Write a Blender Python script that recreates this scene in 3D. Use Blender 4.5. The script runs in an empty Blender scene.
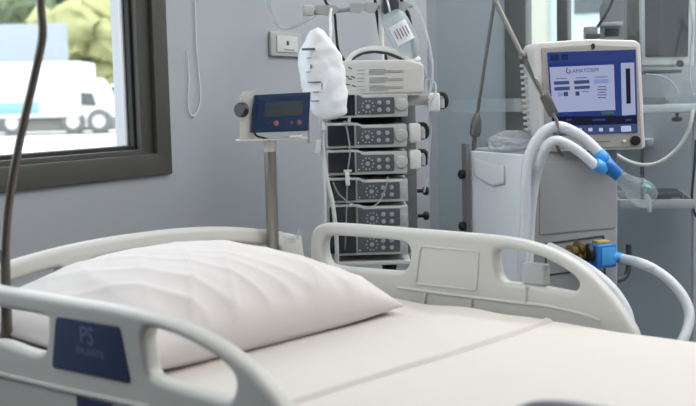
import bpy, bmesh, math, random
from mathutils import Vector, Matrix, noise
random.seed(7)
PI = math.pi
SC = bpy.context.scene
COL = SC.collection

# ------------------------------------------------------------------ camera
FPX, CX, CY, ROLL, EYE = 1100.0, 348.0, 203.0, 0.024, 1.25
PITCH = math.atan(108 / FPX)
_c, _s, _cr, _sr = math.cos(PITCH), math.sin(PITCH), math.cos(ROLL), math.sin(ROLL)
_R0, _U0, FWD = Vector((1, 0, 0)), Vector((0, _s, _c)), Vector((0, _c, -_s))
RGT = _R0 * _cr - _U0 * _sr
UPV = _R0 * _sr + _U0 * _cr
EYEP = Vector((0, 0, EYE))


def ray(px, py):
    return FWD + RGT * ((px - CX) / FPX) + UPV * ((CY - py) / FPX)


def at(px, py, Y):
    d = ray(px, py)
    return EYEP + d * (Y / d.y)


def hit(px, py, p0, n):
    d = ray(px, py)
    return EYEP + d * ((Vector(p0) - EYEP).dot(n) / d.dot(n))


cam_d = bpy.data.cameras.new('camera')
cam = bpy.data.objects.new('camera', cam_d)
COL.objects.link(cam)
M3 = Matrix((RGT, UPV, -FWD)).transposed()
cam.matrix_world = Matrix.Translation(EYEP) @ M3.to_4x4()
cam_d.sensor_width = 36
cam_d.lens = FPX / 696 * 36
cam_d.clip_start = 0.05
cam_d.clip_end = 500
cam_d.dof.use_dof = True
cam_d.dof.focus_distance = 3.1
cam_d.dof.aperture_fstop = 4.5
SC.camera = cam


# ------------------------------------------------------------------ materials
def lin(c):
    return tuple(((v / 255) / 12.92 if v / 255 <= 0.04045 else ((v / 255 + 0.055) / 1.055) ** 2.4) for v in c) + (1,)


def mat(name, rgb, rough=0.5, metal=0.0, var=0.04, scale=8.0, bump=0.0, bscale=60.0, coat=0.0, emit=0.0, trans=0.0, alpha=1.0):
    m = bpy.data.materials.new(name)
    m.use_nodes = True
    nt = m.node_tree
    b = nt.nodes['Principled BSDF']
    b.inputs['Roughness'].default_value = rough
    b.inputs['Metallic'].default_value = metal
    b.inputs['Coat Weight'].default_value = coat
    b.inputs['Transmission Weight'].default_value = trans
    b.inputs['Alpha'].default_value = alpha
    c = lin(rgb)
    tc = nt.nodes.new('ShaderNodeTexCoord')
    if var > 0:
        nz = nt.nodes.new('ShaderNodeTexNoise')
        nz.inputs['Scale'].default_value = scale
        nz.inputs['Detail'].default_value = 4
        nt.links.new(tc.outputs['Object'], nz.inputs['Vector'])
        rp = nt.nodes.new('ShaderNodeMix')
        rp.data_type = 'RGBA'
        rp.inputs[6].default_value = tuple(max(0, v * (1 - var)) for v in c[:3]) + (1,)
        rp.inputs[7].default_value = tuple(min(1, v * (1 + var)) for v in c[:3]) + (1,)
        nt.links.new(nz.outputs['Fac'], rp.inputs[0])
        nt.links.new(rp.outputs[2], b.inputs['Base Color'])
    else:
        b.inputs['Base Color'].default_value = c
    if bump > 0:
        n2 = nt.nodes.new('ShaderNodeTexNoise')
        n2.inputs['Scale'].default_value = bscale
        n2.inputs['Detail'].default_value = 3
        nt.links.new(tc.outputs['Object'], n2.inputs['Vector'])
        bp = nt.nodes.new('ShaderNodeBump')
        bp.inputs['Strength'].default_value = bump
        bp.inputs['Distance'].default_value = 0.004
        nt.links.new(n2.outputs['Fac'], bp.inputs['Height'])
        nt.links.new(bp.outputs['Normal'], b.inputs['Normal'])
    if emit > 0:
        b.inputs['Emission Color'].default_value = c
        b.inputs['Emission Strength'].default_value = emit
    return m


def glassy(name, tint=(1, 1, 1), haze=0.0, haze_rgb=(230, 235, 238), ior=1.45):
    """thin clear pane or film: see-through, mirror-like at grazing angles, optionally a little milky"""
    m = bpy.data.materials.new(name)
    m.use_nodes = True
    nt = m.node_tree
    nt.nodes.clear()
    out = nt.nodes.new('ShaderNodeOutputMaterial')
    tr = nt.nodes.new('ShaderNodeBsdfTransparent')
    tr.inputs[0].default_value = tint + (1,)
    gl = nt.nodes.new('ShaderNodeBsdfGlossy')
    gl.inputs['Roughness'].default_value = 0.04
    # mirror share by viewing angle (the same from both sides of a thin film)
    lw = nt.nodes.new('ShaderNodeLayerWeight')
    lw.inputs['Blend'].default_value = 0.5
    pw = nt.nodes.new('ShaderNodeMath')
    pw.operation = 'POWER'
    pw.inputs[1].default_value = 4.5
    nt.links.new(lw.outputs['Facing'], pw.inputs[0])
    fr = nt.nodes.new('ShaderNodeMath')
    fr.operation = 'MULTIPLY_ADD'
    fr.inputs[1].default_value = 0.6
    fr.inputs[2].default_value = 0.025
    nt.links.new(pw.outputs[0], fr.inputs[0])
    mx = nt.nodes.new('ShaderNodeMixShader')
    nt.links.new(fr.outputs[0], mx.inputs[0])
    last = tr.outputs[0]
    if haze > 0:
        df = nt.nodes.new('ShaderNodeBsdfDiffuse')
        df.inputs[0].default_value = lin(haze_rgb)
        tl = nt.nodes.new('ShaderNodeBsdfTranslucent')
        tl.inputs[0].default_value = lin(haze_rgb)
        m1 = nt.nodes.new('ShaderNodeMixShader')
        m1.inputs[0].default_value = 0.5
        nt.links.new(df.outputs[0], m1.inputs[1])
        nt.links.new(tl.outputs[0], m1.inputs[2])
        m2 = nt.nodes.new('ShaderNodeMixShader')
        m2.inputs[0].default_value = haze
        nt.links.new(tr.outputs[0], m2.inputs[1])
        nt.links.new(m1.outputs[0], m2.inputs[2])
        last = m2.outputs[0]
    nt.links.new(last, mx.inputs[1])
    nt.links.new(gl.outputs[0], mx.inputs[2])
    nt.links.new(mx.outputs[0], out.inputs[0])
    return m


M = dict(
    wall=mat('wall_paint', (170, 173, 179), 0.75, var=0.03, scale=2.0, bump=0.05, bscale=180),
    bwall=mat('blue_grey_wall_paint', (174, 180, 187), 0.6, var=0.06, scale=1.5, bump=0.05, bscale=180),
    ceil=mat('ceiling_paint', (225, 225, 222), 0.8),
    floor=mat('vinyl_floor', (120, 124, 128), 0.35, var=0.08, scale=20),
    taupe=mat('taupe_frame_coating', (68, 66, 61), 0.5, var=0.04, scale=30),
    taupe2=mat('dark_taupe_frame_coating', (62, 60, 56), 0.5),
    gasket=mat('black_rubber', (22, 22, 24), 0.6),
    black=mat('black_plastic', (20, 20, 22), 0.45),
    dgrey=mat('dark_grey_plastic', (62, 64, 68), 0.5),
    mgrey=mat('mid_grey_plastic', (122, 124, 127), 0.5),
    lgrey=mat('light_grey_plastic', (176, 177, 178), 0.5),
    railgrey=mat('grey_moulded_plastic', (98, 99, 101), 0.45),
    pumpw=mat('pump_casing', (188, 188, 187), 0.5),
    offscr=mat('switched_off_screen', (44, 46, 50), 0.4),
    white=mat('white_plastic', (226, 226, 225), 0.45),
    offw=mat('off_white_plastic', (208, 207, 203), 0.5),
    cream=mat('cream_moulded_plastic', (203, 202, 197), 0.42, var=0.02, scale=5, bump=0.03, bscale=300),
    cream2=mat('cream_painted_metal', (205, 203, 195), 0.45),
    asteel=mat('satin_grey_steel', (122, 120, 116), 0.36, 0.65, var=0.06, scale=40),
    steel=mat('brushed_steel', (150, 146, 140), 0.33, 0.85, var=0.08, scale=40),
    dsteel=mat('dark_bronze_steel', (104, 98, 90), 0.4, 0.5, var=0.08, scale=40),
    sheet=mat('white_cotton_sheet', (210, 204, 199), 0.9, var=0.015, scale=12, bump=0.25, bscale=900),
    pillow=mat('white_pillowcase_cotton', (216, 210, 209), 0.9, var=0.015, scale=12, bump=0.2, bscale=700),
    mattress=mat('mattress_cover', (210, 206, 202), 0.8),
    navy=mat('navy_label', (42, 56, 92), 0.4, var=0.03),
    navyh=mat('navy_blue_plastic', (28, 42, 78), 0.4, var=0.04),
    navyf=mat('blue_membrane_panel', (32, 54, 90), 0.35, var=0.04),
    lcd=mat('grey_green_display', (66, 72, 76), 0.25),
    orange=mat('orange_print', (158, 98, 84), 0.5),
    redp=mat('dull_red_print', (132, 80, 96), 0.5),
    ink=mat('grey_ink', (92, 96, 106), 0.6, var=0),
    inkl=mat('pale_grey_ink', (158, 160, 164), 0.6, var=0),
    inkb=mat('dark_ink', (44, 46, 58), 0.6, var=0),
    labelt=mat('label_lettering', (112, 122, 150), 0.5, var=0),
    keypad=mat('graphite_keypad', (84, 87, 93), 0.45, var=0.05),
    pscr=mat('dark_lcd_window', (38, 41, 47), 0.18),
    btn=mat('grey_key', (164, 167, 171), 0.5),
    led=mat('green_led', (120, 220, 170), 0.4, emit=1.0, var=0),
    bag=None, hose=mat('milky_hose', (214, 219, 226), 0.35, var=0.03, scale=30, coat=0.2),
    tube=glassy('clear_tube', (0.93, 0.95, 0.96), 0.42, (225, 228, 232)),
    tubew=mat('white_silicone_tube', (222, 224, 226), 0.4),
    glass=glassy('window_glass', (0.95, 0.97, 0.97)),
    pglass=glassy('partition_glass', (0.93, 0.96, 0.97), 0.03),
    glare=glassy('reflection_film', (0.9, 0.93, 0.94), 0.2),  # milky strip that imitates a reflection on the partition
    film=glassy('clear_crinkled_film', (0.93, 0.95, 0.96), 0.35, (228, 232, 236)),
    clear=glassy('clear_moulded_plastic', (0.93, 0.96, 0.97), 0.17, (215, 222, 226)),
    liquid=glassy('bottle_plastic', (0.84, 0.89, 0.9), 0.36, (214, 222, 226)),
    cyan=mat('bright_blue_connector', (72, 164, 232), 0.35, coat=0.3, var=0.08, scale=40),
    blue=mat('blue_valve_body', (30, 112, 196), 0.35, coat=0.3, var=0.06),
    lcyan=mat('pale_blue_connector', (124, 190, 232), 0.4),
    teal=mat('teal_cap', (80, 190, 170), 0.4),
    brass=mat('tarnished_brass', (156, 132, 86), 0.35, 0.8, var=0.2, scale=50),
    gold=mat('yellow_plastic', (196, 176, 92), 0.5),
    vlit=mat('ventilator_panel_lit', (234, 238, 244), 0.45, var=0.02),  # window-lit side of the tower, its brightness put into the colour
    vshade=mat('ventilator_panel_shaded', (154, 155, 157), 0.5, var=0.02),  # tower front, its shade put into the colour
    bezel=mat('warm_grey_bezel', (215, 214, 212), 0.5, var=0.02),
    bezel2=mat('mid_grey_bezel', (164, 161, 157), 0.5, var=0.02),  # darker grey for the front face of the display
    paper=mat('white_paper', (232, 234, 238), 0.8, var=0.01),
    tarmac=mat('pale_concrete', (200, 198, 192), 0.8, var=0.1, scale=0.8),
    leafd=mat('dark_foliage', (82, 96, 66), 0.8, var=0.5, scale=1.2),
    leafy=mat('yellow_green_foliage', (150, 150, 104), 0.8, var=0.35, scale=1.2),
    bark=mat('bark', (110, 92, 76), 0.9, var=0.2),
    fence=mat('pale_blue_grey_render', (134, 142, 150), 0.8),
    fac=mat('white_render', (168, 166, 154), 0.8),
    facsky=mat('pale_blue_sky_tone', (184, 198, 204), 0.8),
    truck=mat('white_truck_paint', (196, 198, 200), 0.35),
    stripe=mat('light_cyan_stripe', (110, 150, 164), 0.4),
    cabglass=mat('dark_vehicle_glass', (60, 66, 70), 0.15),
    chassis=mat('grey_chassis', (100, 100, 98), 0.7),
    tyre=mat('tyre_rubber', (92, 94, 94), 0.8),
    van=mat('dark_grey_car_paint', (104, 108, 110), 0.4),
)


def bag_mat():
    m = mat('milky_bag_film', (236, 238, 242), 0.4, var=0.05, scale=30, bump=0.5, bscale=45, coat=0.15)
    b = m.node_tree.nodes['Principled BSDF']
    b.inputs['Subsurface Weight'].default_value = 0.35
    b.inputs['Subsurface Radius'].default_value = (0.03, 0.03, 0.03)
    return m


M['bag'] = bag_mat()


def screen_mat(name, rgb, s=0.85):
    m = mat(name, tuple(v * 0.3 for v in rgb), 0.15, var=0)
    b = m.node_tree.nodes['Principled BSDF']
    b.inputs['Emission Color'].default_value = lin(rgb)
    b.inputs['Emission Strength'].default_value = s
    return m


M['s_blue'] = screen_mat('screen_deep_blue', (38, 56, 124))
M['s_top'] = screen_mat('screen_top_bar', (48, 64, 124))
M['s_pale'] = screen_mat('screen_pale_panel', (164, 172, 206))
M['s_mid'] = screen_mat('screen_button_blue', (62, 78, 122))
M['s_sky'] = screen_mat('screen_sky_button', (134, 150, 200))
M['s_dark'] = screen_mat('screen_dark_band', (20, 24, 44))
M['s_navy'] = screen_mat('screen_navy', (30, 42, 92))
M['s_ink'] = screen_mat('screen_ink', (62, 70, 104))
M['s_green'] = screen_mat('screen_green', (60, 104, 100))
M['s_white'] = screen_mat('screen_white', (186, 196, 226))

# ------------------------------------------------------------------ mesh helpers


def finish(me, smooth=True, ang=35):
    if smooth:
        for p in me.polygons:
            p.use_smooth = True
        me.set_sharp_from_angle(angle=math.radians(ang))


class MB:
    def __init__(self):
        self.bm = bmesh.new()

    def add(self, b, mtx=None):
        if mtx is not None:
            b.transform(mtx)
        me = bpy.data.meshes.new('tmp')
        b.to_mesh(me)
        b.free()
        self.bm.from_mesh(me)
        bpy.data.meshes.remove(me)
        return self

    def box(self, c, s, bev=0.0, seg=2, rot=None):
        b = bmesh.new()
        bmesh.ops.create_cube(b, size=1)
        bmesh.ops.scale(b, vec=s, verts=b.verts)
        if bev > 0:
            bmesh.ops.bevel(b, geom=b.edges[:], offset=min(bev, min(s) * 0.49), segments=seg, affect='EDGES', profile=0.5)
        m = Matrix.Translation(c)
        if rot is not None:
            m = m @ rot
        return self.add(b, m)

    def cyl(self, p0, p1, r0, r1=None, seg=20, bev=0.0):
        p0, p1 = Vector(p0), Vector(p1)
        r1 = r0 if r1 is None else r1
        L = (p1 - p0).length
        b = bmesh.new()
        bmesh.ops.create_cone(b, cap_ends=True, segments=seg, radius1=r0, radius2=r1, depth=L)
        if bev > 0:
            ed = [e for e in b.edges if all(abs(abs(v.co.z) - L / 2) < 1e-6 for v in e.verts)]
            bmesh.ops.bevel(b, geom=ed, offset=bev, segments=2, affect='EDGES', profile=0.5)
        q = Vector((0, 0, 1)).rotation_difference((p1 - p0).normalized())
        return self.add(b, Matrix.Translation((p0 + p1) / 2) @ q.to_matrix().to_4x4())

    def ball(self, c, s, seg=16, rot=None):
        b = bmesh.new()
        bmesh.ops.create_uvsphere(b, u_segments=seg, v_segments=max(6, seg // 2 + 2), radius=1)
        m = Matrix.Translation(c)
        if rot is not None:
            m = m @ rot
        return self.add(b, m @ Matrix.Diagonal((*s, 1)) if not isinstance(s, (int, float)) else m @ Matrix.Diagonal((s, s, s, 1)))

    def lathe(self, prof, p0=(0, 0, 0), ax=(0, 0, 1), seg=24):
        """prof: list of (radius, height) along ax from p0"""
        b = bmesh.new()
        rings = []
        for r, h in prof:
            rings.append([b.verts.new((r * math.cos(2 * PI * k / seg), r * math.sin(2 * PI * k / seg), h)) for k in range(seg)])
        for i in range(len(rings) - 1):
            for k in range(seg):
                b.faces.new((rings[i][k], rings[i][(k + 1) % seg], rings[i + 1][(k + 1) % seg], rings[i + 1][k]))
        b.faces.new(rings[0][::-1])
        b.faces.new(rings[-1])
        q = Vector((0, 0, 1)).rotation_difference(Vector(ax).normalized())
        return self.add(b, Matrix.Translation(p0) @ q.to_matrix().to_4x4())

    def tube(self, pts, r, seg=12, sub=8, ribs=0.0, rib_len=0.006):
        """smooth tube through the points; ribs > 0 gives corrugated hose"""
        pts = [Vector(p) for p in pts]
        P = spline(pts, sub)
        if ribs > 0:
            P = resample(P, rib_len / 4)
        b = bmesh.new()
        rings, nrm = [], None
        for i, p in enumerate(P):
            t = (P[min(i + 1, len(P) - 1)] - P[max(i - 1, 0)]).normalized()
            if nrm is None:
                nrm = t.orthogonal().normalized()
            nrm = (nrm - t * nrm.dot(t)).normalized()
            bn = t.cross(nrm)
            rr = r[0] + (r[1] - r[0]) * i / (len(P) - 1) if isinstance(r, tuple) else r
            if ribs > 0:
                rr += ribs * (0.5 - 0.5 * math.cos(2 * PI * (i % 4) / 4)) - ribs * 0.5
            rings.append([b.verts.new(p + nrm * rr * math.cos(2 * PI * k / seg) + bn * rr * math.sin(2 * PI * k / seg)) for k in range(seg)])
        for i in range(len(rings) - 1):
            for k in range(seg):
                b.faces.new((rings[i][k], rings[i][(k + 1) % seg], rings[i + 1][(k + 1) % seg], rings[i + 1][k]))
        b.faces.new(rings[0][::-1])
        b.faces.new(rings[-1])
        bmesh.ops.recalc_face_normals(b, faces=b.faces)
        return self.add(b)

    def prism(self, pts, y0, y1):
        """polygon of (x, z) extruded between y0 and y1"""
        b = bmesh.new()
        A = [b.verts.new((x, y0, z)) for x, z in pts]
        B = [b.verts.new((x, y1, z)) for x, z in pts]
        b.faces.new(A)
        b.faces.new(B[::-1])
        n = len(pts)
        for i in range(n):
            b.faces.new((A[i], B[i], B[(i + 1) % n], A[(i + 1) % n]))
        bmesh.ops.recalc_face_normals(b, faces=b.faces)
        return self.add(b)

    def build(self, name, m, parent=None, ang=35, loc=None):
        me = bpy.data.meshes.new(name)
        self.bm.to_mesh(me)
        self.bm.free()
        finish(me, True, ang)
        return link(name, me, m, parent, loc)


def link(name, me, m, parent=None, loc=None):
    o = bpy.data.objects.new(name, me)
    COL.objects.link(o)
    if m is not None:
        me.materials.clear()
        me.materials.append(m)
    if parent is not None:
        o.parent = parent
    if loc is not None:
        o.location = loc
    return o


def spline(pts, sub=8, closed=False):
    n = len(pts)
    if n < 3 and not closed:
        return [pts[0].lerp(pts[-1], k / sub) for k in range(sub + 1)]
    out = []
    rng = n if closed else n - 1
    for i in range(rng):
        if closed:
            a, b, c, d = pts[(i - 1) % n], pts[i], pts[(i + 1) % n], pts[(i + 2) % n]
        else:
            b, c = pts[i], pts[i + 1]
            a = pts[i - 1] if i > 0 else b * 2 - c
            d = pts[i + 2] if i + 2 < n else c * 2 - b
        for k in range(sub):
            t = k / sub
            out.append(0.5 * ((2 * b) + (c - a) * t + (2 * a - 5 * b + 4 * c - d) * t * t + (3 * b - a - 3 * c + d) * t ** 3))
    if not closed:
        out.append(pts[-1].copy())
    return out


def resample(P, step):
    out, acc = [P[0]], 0.0
    for i in range(1, len(P)):
        a, b = P[i - 1], P[i]
        L = (b - a).length
        while acc + L >= step and L > 1e-9:
            t = (step - acc) / L
            a = a.lerp(b, t)
            out.append(a.copy())
            L = (b - a).length
            acc = 0.0
        acc += L
    return out


def smooth2(pts, sub=6):
    return [(v.x, v.y) for v in spline([Vector((x, z, 0)) for x, z in pts], sub, True)]


def rrect(x0, x1, z0, z1, r, n=5):
    out = []
    for cx, cz, a0 in ((x1 - r, z1 - r, 0), (x0 + r, z1 - r, PI / 2), (x0 + r, z0 + r, PI), (x1 - r, z0 + r, 1.5 * PI)):
        for k in range(n + 1):
            a = a0 + PI / 2 * k / n
            out.append((cx + r * math.cos(a), cz + r * math.sin(a)))
    return out


def rpoly(pts, r, n=4):
    """polygon with rounded corners"""
    out = []
    N = len(pts)
    for i in range(N):
        p, a, b = Vector(pts[i]), Vector(pts[i - 1]), Vector(pts[(i + 1) % N])
        d1, d2 = (a - p), (b - p)
        rr = min(r, d1.length * 0.45, d2.length * 0.45)
        s, e = p + d1.normalized() * rr, p + d2.normalized() * rr
        for k in range(n + 1):
            t = k / n
            q = s * (1 - t) ** 2 + p * 2 * t * (1 - t) + e * t * t
            out.append((q.x, q.y))
    return out


def curve_mesh(name, polys, thick, bev, seg=2):
    cu = bpy.data.curves.new(name, 'CURVE')
    cu.dimensions = '2D'
    cu.fill_mode = 'BOTH'
    for pts in polys:
        sp = cu.splines.new('POLY')
        sp.points.add(len(pts) - 1)
        for q, (x, z) in zip(sp.points, pts):
            q.co = (x, z, 0, 1)
        sp.use_cyclic_u = True
    cu.extrude = max(thick / 2 - bev, 0.0)
    cu.bevel_depth = bev
    cu.bevel_resolution = seg
    cu.offset = -bev
    ob = bpy.data.objects.new(name, cu)
    COL.objects.link(ob)
    bpy.context.view_layer.update()
    dg = bpy.context.evaluated_depsgraph_get()
    me = bpy.data.meshes.new_from_object(ob.evaluated_get(dg))
    bpy.data.objects.remove(ob)
    bpy.data.curves.remove(cu)
    me.transform(Matrix.Rotation(PI / 2, 4, 'X'))
    b = bmesh.new()
    b.from_mesh(me)
    bmesh.ops.remove_doubles(b, verts=b.verts, dist=1e-5)
    bmesh.ops.recalc_face_normals(b, faces=b.faces)
    b.to_mesh(me)
    b.free()
    me.name = name
    return me


def plate(name, outer, holes, thick, bev, m, parent, y=0.0, seg=2, ang=40):
    """upright plate in the x-z plane; y is the middle of its thickness"""
    me = curve_mesh(name, [outer] + list(holes), thick, bev, seg)
    me.transform(Matrix.Translation((0, y, 0)))
    finish(me, True, ang)
    return link(name, me, m, parent)


def text_mesh(body, size, align='CENTER', extrude=0.0004):
    cu = bpy.data.curves.new('lettering', 'FONT')
    cu.body = body
    cu.size = size
    cu.align_x = align
    cu.align_y = 'CENTER'
    cu.extrude = extrude
    ob = bpy.data.objects.new('lettering', cu)
    COL.objects.link(ob)
    bpy.context.view_layer.update()
    dg = bpy.context.evaluated_depsgraph_get()
    me = bpy.data.meshes.new_from_object(ob.evaluated_get(dg))
    bpy.data.objects.remove(ob)
    bpy.data.curves.remove(cu)
    me.transform(Matrix.Rotation(PI / 2, 4, 'X'))
    return me


def text(name, body, size, m, parent, pos, align='CENTER', rot=None, sx=1.0):
    me = text_mesh(body, size, align)
    t = Matrix.Translation(pos)
    if rot is not None:
        t = t @ rot
    me.transform(t @ Matrix.Diagonal((sx, 1, 1, 1)))
    return link(name, me, m, parent)


def tag(o, label, cat, group=None, kind=None):
    o['label'] = label
    o['category'] = cat
    if group:
        o['group'] = group
    if kind:
        o['kind'] = kind
    return o


def thing(name, label, cat, loc=(0, 0, 0), rz=0.0, group=None):
    o = bpy.data.objects.new(name, None)
    COL.objects.link(o)
    o.empty_display_size = 0.05
    o.location = loc
    o.rotation_euler = (0, 0, rz)
    return tag(o, label, cat, group)


def struct(o):
    o['kind'] = 'structure'
    return o


def copy_tree(o, parent=None):
    c = o.copy()
    COL.objects.link(c)
    if parent is not None:
        c.parent = parent
    for ch in list(o.children):
        copy_tree(ch, c)
    return c


class Fr:
    """local frame: x to the right, y away from the viewer, z up"""

    def __init__(self, loc, rz=0.0):
        self.o = Vector(loc)
        self.rz = rz
        self.x = Vector((math.cos(rz), math.sin(rz), 0))
        self.y = Vector((-math.sin(rz), math.cos(rz), 0))

    def loc(self, w):
        d = Vector(w) - self.o
        return Vector((d.dot(self.x), d.dot(self.y), d.z))

    def L(self, px, py, y=0.0):
        return self.loc(hit(px, py, self.o + self.y * y, self.y))

    def P(self, pts, y=0.0):
        return [(v.x, v.z) for v in (self.L(px, py, y) for px, py in pts)]

    def W(self, x, y, z):
        return self.o + self.x * x + self.y * y + Vector((0, 0, z))


# ================================================================== SETTING
CEIL = 2.7
WC = -2.05                                     # window wall: 0.86 x - 0.51 y = WC
WN = Vector((0.86, -0.51, 0)).normalized()
WRZ = math.atan2(0.86, 0.51)
corner = Vector((0.34, 4.6, 0))
corner = corner + WN * (WC / math.hypot(0.86, 0.51) - corner.dot(WN))
WF = Fr(corner, WRZ)                           # x runs along the wall towards the far corner, y goes outdoors
BF = Fr(corner, WRZ - PI / 2)                  # back wall, x runs to the right
LEN_L, LEN_B, TH = 6.5, 5.0, 0.17

floor = struct(MB().box((LEN_B / 2, -LEN_L / 2, -0.05), (LEN_B + 0.4, LEN_L + 0.4, 0.1)).build('floor', M['floor'], loc=corner))
floor.rotation_euler = (0, 0, BF.rz)
ceil = struct(MB().box((LEN_B / 2, -LEN_L / 2, CEIL + 0.05), (LEN_B + 0.4, LEN_L + 0.4, 0.1)).build('ceiling', M['ceil'], loc=corner))
ceil.rotation_euler = (0, 0, BF.rz)

# --- window wall with its opening
wr, wb = WF.L(166.5, 100).x, WF.L(100, 181.5).z          # outer edges of the frame as they meet the wall
wl, wt = wr - 2.3, wb + 1.35
fi = 0.03
wl_o = plate('wall_left', [(-LEN_L, 0), (0.12, 0), (0.12, CEIL), (-LEN_L, CEIL)],
             [rrect(wl + fi, wr - fi, wb + fi, wt - fi, 0.002, 1)], TH, 0.0, M['wall'], None, y=TH / 2)
struct(wl_o)
wl_o.location = corner
wl_o.rotation_euler = (0, 0, WRZ)

# --- window_1: fixed frame, sash, gasket, pane
g_r = WF.L(138.5, 60, 0.0).x
g_b = WF.L(60, 156, 0.0).z
w1 = bpy.data.objects.new('window_1', None)
COL.objects.link(w1)
w1.location = corner
w1.rotation_euler = (0, 0, WRZ)
struct(w1)
fw = (wr - g_r)


def ring(name, o, i, thick, bev, m, parent, y):
    return plate(name, rrect(o[0], o[1], o[2], o[3], 0.003, 2), [rrect(i[0], i[1], i[2], i[3], 0.002, 2)], thick, bev, m, parent, y, 1)


s1 = 0.062
ring('window_frame', (wl, wr, wb, wt), (wl + s1, wr - s1, wb + s1, wt - s1), 0.07, 0.003, M['taupe'], w1, 0.022)
hb = g_b - wb
ring('window_sash', (wl + s1 - 0.012, wr - s1 + 0.012, wb + s1 - 0.012, wt - s1 + 0.012), (wl + fw - 0.02, g_r, g_b, wt - hb), 0.05, 0.003, M['taupe2'], w1, 0.026)
ring('window_gasket', (wl + fw - 0.025, g_r + 0.006, g_b - 0.006, wt - hb + 0.006), (wl + fw - 0.008, g_r - 0.010, g_b + 0.010, wt - hb - 0.01), 0.03, 0.001, M['gasket'], w1, 0.036)
ring('glazing_bead', (wl + fw - 0.01, g_r - 0.008, g_b + 0.008, wt - hb - 0.008), (wl + fw + 0.004, g_r - 0.016, g_b + 0.012, wt - hb - 0.014), 0.012, 0.001, M['lgrey'], w1, 0.046)
MB().box(((wl + fw + g_r) / 2, 0.05, (g_b + wt - hb) / 2), (g_r - wl - fw, 0.004, wt - hb - g_b)).build('window_pane', M['glass'], w1)

# --- back wall with the second window
b2l = BF.L(506, 60).x
b2b = BF.L(516, 138).z
b2r, b2t = BF.L(641, 60).x, b2b + 1.35
bo = plate('wall_back', [(0, 0), (LEN_B, 0), (LEN_B, CEIL), (0, CEIL)], [rrect(b2l + fi, b2r - fi, b2b + fi, b2t - fi, 0.002, 1)], TH, 0, M['bwall'], None, y=TH / 2)
struct(bo)
bo.location = corner
bo.rotation_euler = (0, 0, BF.rz)
w2 = bpy.data.objects.new('window_2', None)
COL.objects.link(w2)
w2.location = corner
w2.rotation_euler = (0, 0, BF.rz)
struct(w2)
f2 = BF.L(527, 60).x - b2l
ring('window_frame', (b2l, b2r, b2b, b2t), (b2l + f2, b2r - f2, b2b + f2, b2t - f2), 0.07, 0.003, M['taupe'], w2, 0.022)
mu0, mu1 = BF.L(556, 20).x, BF.L(567, 20).x
MB().box(((mu0 + mu1) / 2, 0.03, (b2b + b2t) / 2), (mu1 - mu0, 0.05, b2t - b2b - 2 * f2 + 0.01), 0.003).build('window_mullion', M['taupe'], w2)
MB().box(((b2l + b2r) / 2, 0.045, (b2b + b2t) / 2), (b2r - b2l - 2 * f2 + 0.01, 0.004, b2t - b2b - 2 * f2 + 0.01)).build('window_pane', M['glass'], w2)
MB().box(((b2l + b2r) / 2, -0.05, b2b - 0.016), (b2r - b2l + 0.1, 0.1, 0.03), 0.005).build('window_sill', M['lgrey'], w2)

for nm, c, s in (('wall_right', (LEN_B + 0.06, -LEN_L / 2, CEIL / 2), (0.12, LEN_L, CEIL)),
                 ('wall_front', (LEN_B / 2, -LEN_L - 0.06, CEIL / 2), (LEN_B + 0.24, 0.12, CEIL))):
    o = struct(MB().box(c, s).build(nm, M['wall'], loc=corner))
    o.rotation_euler = (0, 0, BF.rz)

# --- glass partition standing in front of the back wall, with a pale film strip painted in as a reflection
GP = thing('glass_partition', 'clear floor-standing glass partition with a faint painted reflection, behind the ventilator', 'glass partition', BF.W(0, -0.42, 0), BF.rz)
GF = Fr(BF.W(0, -0.42, 0), BF.rz)
g0 = GF.L(438, 105).x
MB().box(((g0 + 4.9) / 2, 0, 1.315), (4.9 - g0, 0.008, 2.61), 0.001).build('glass_pane', M['pglass'], GP)
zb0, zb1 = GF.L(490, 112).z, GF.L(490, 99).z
MB().box(((g0 + 4.9) / 2 + 0.03, -0.0055, (zb0 + zb1) / 2), (4.84 - g0, 0.001, zb1 - zb0)).build('reflection_band', M['glare'], GP)
MB().box(((g0 + 4.9) / 2, 0, 0.006), (4.9 - g0, 0.03, 0.012)).build('floor_channel', M['lgrey'], GP)

# ================================================================== OUTDOORS
struct(MB().box((0, 40, 0.05), (260, 76.5, 0.2)).build('ground', M['tarmac'], loc=(-20, 8, 0)))


def outdoor(Y, rz=0.0, px=60):
    w = at(px, 100, Y)
    return Fr((w.x, w.y, 0.15), rz)


# truck
YT = 37.0
TF = outdoor(YT, 0.0, 40)
tr = thing('truck', 'white box truck parked outdoors, seen blurred through the window', 'truck', TF.o)
x0, z0 = TF.L(-70, 116).x, TF.L(40, 118).z
x1, z1 = TF.L(79, 62).x, TF.L(40, 62).z
MB().box(((x0 + x1) / 2, 1.2, (z0 + z1) / 2), (x1 - x0, 2.4, z1 - z0), 0.08).build('cargo_box', M['truck'], tr)
zs = TF.L(20, 104).z
MB().box(((x0 + x1) / 2 - 0.6, -0.01, (z0 + zs) / 2 + 0.1), (x1 - x0 - 1.6, 0.03, zs - z0 - 0.1), 0.005).build('side_stripe', M['stripe'], tr)
cabp = TF.P([(79, 127), (79, 78), (90, 77), (99, 92), (106, 106), (107, 126)])
cab = MB().prism(rpoly(cabp, 0.15), 0.1, 2.2).build('cab', M['truck'], tr)
MB().prism(rpoly(TF.P([(79, 105), (80, 92.5), (92, 93), (96, 106)]), 0.08), 0.06, 0.2).build('cab_window', M['cabglass'], tr)
MB().box(((x0 + x1) / 2 + 0.4, 1.2, z0 - 0.25), (x1 - x0 + 1.2, 2.0, 0.42), 0.04).build('chassis', M['chassis'], tr)
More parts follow.
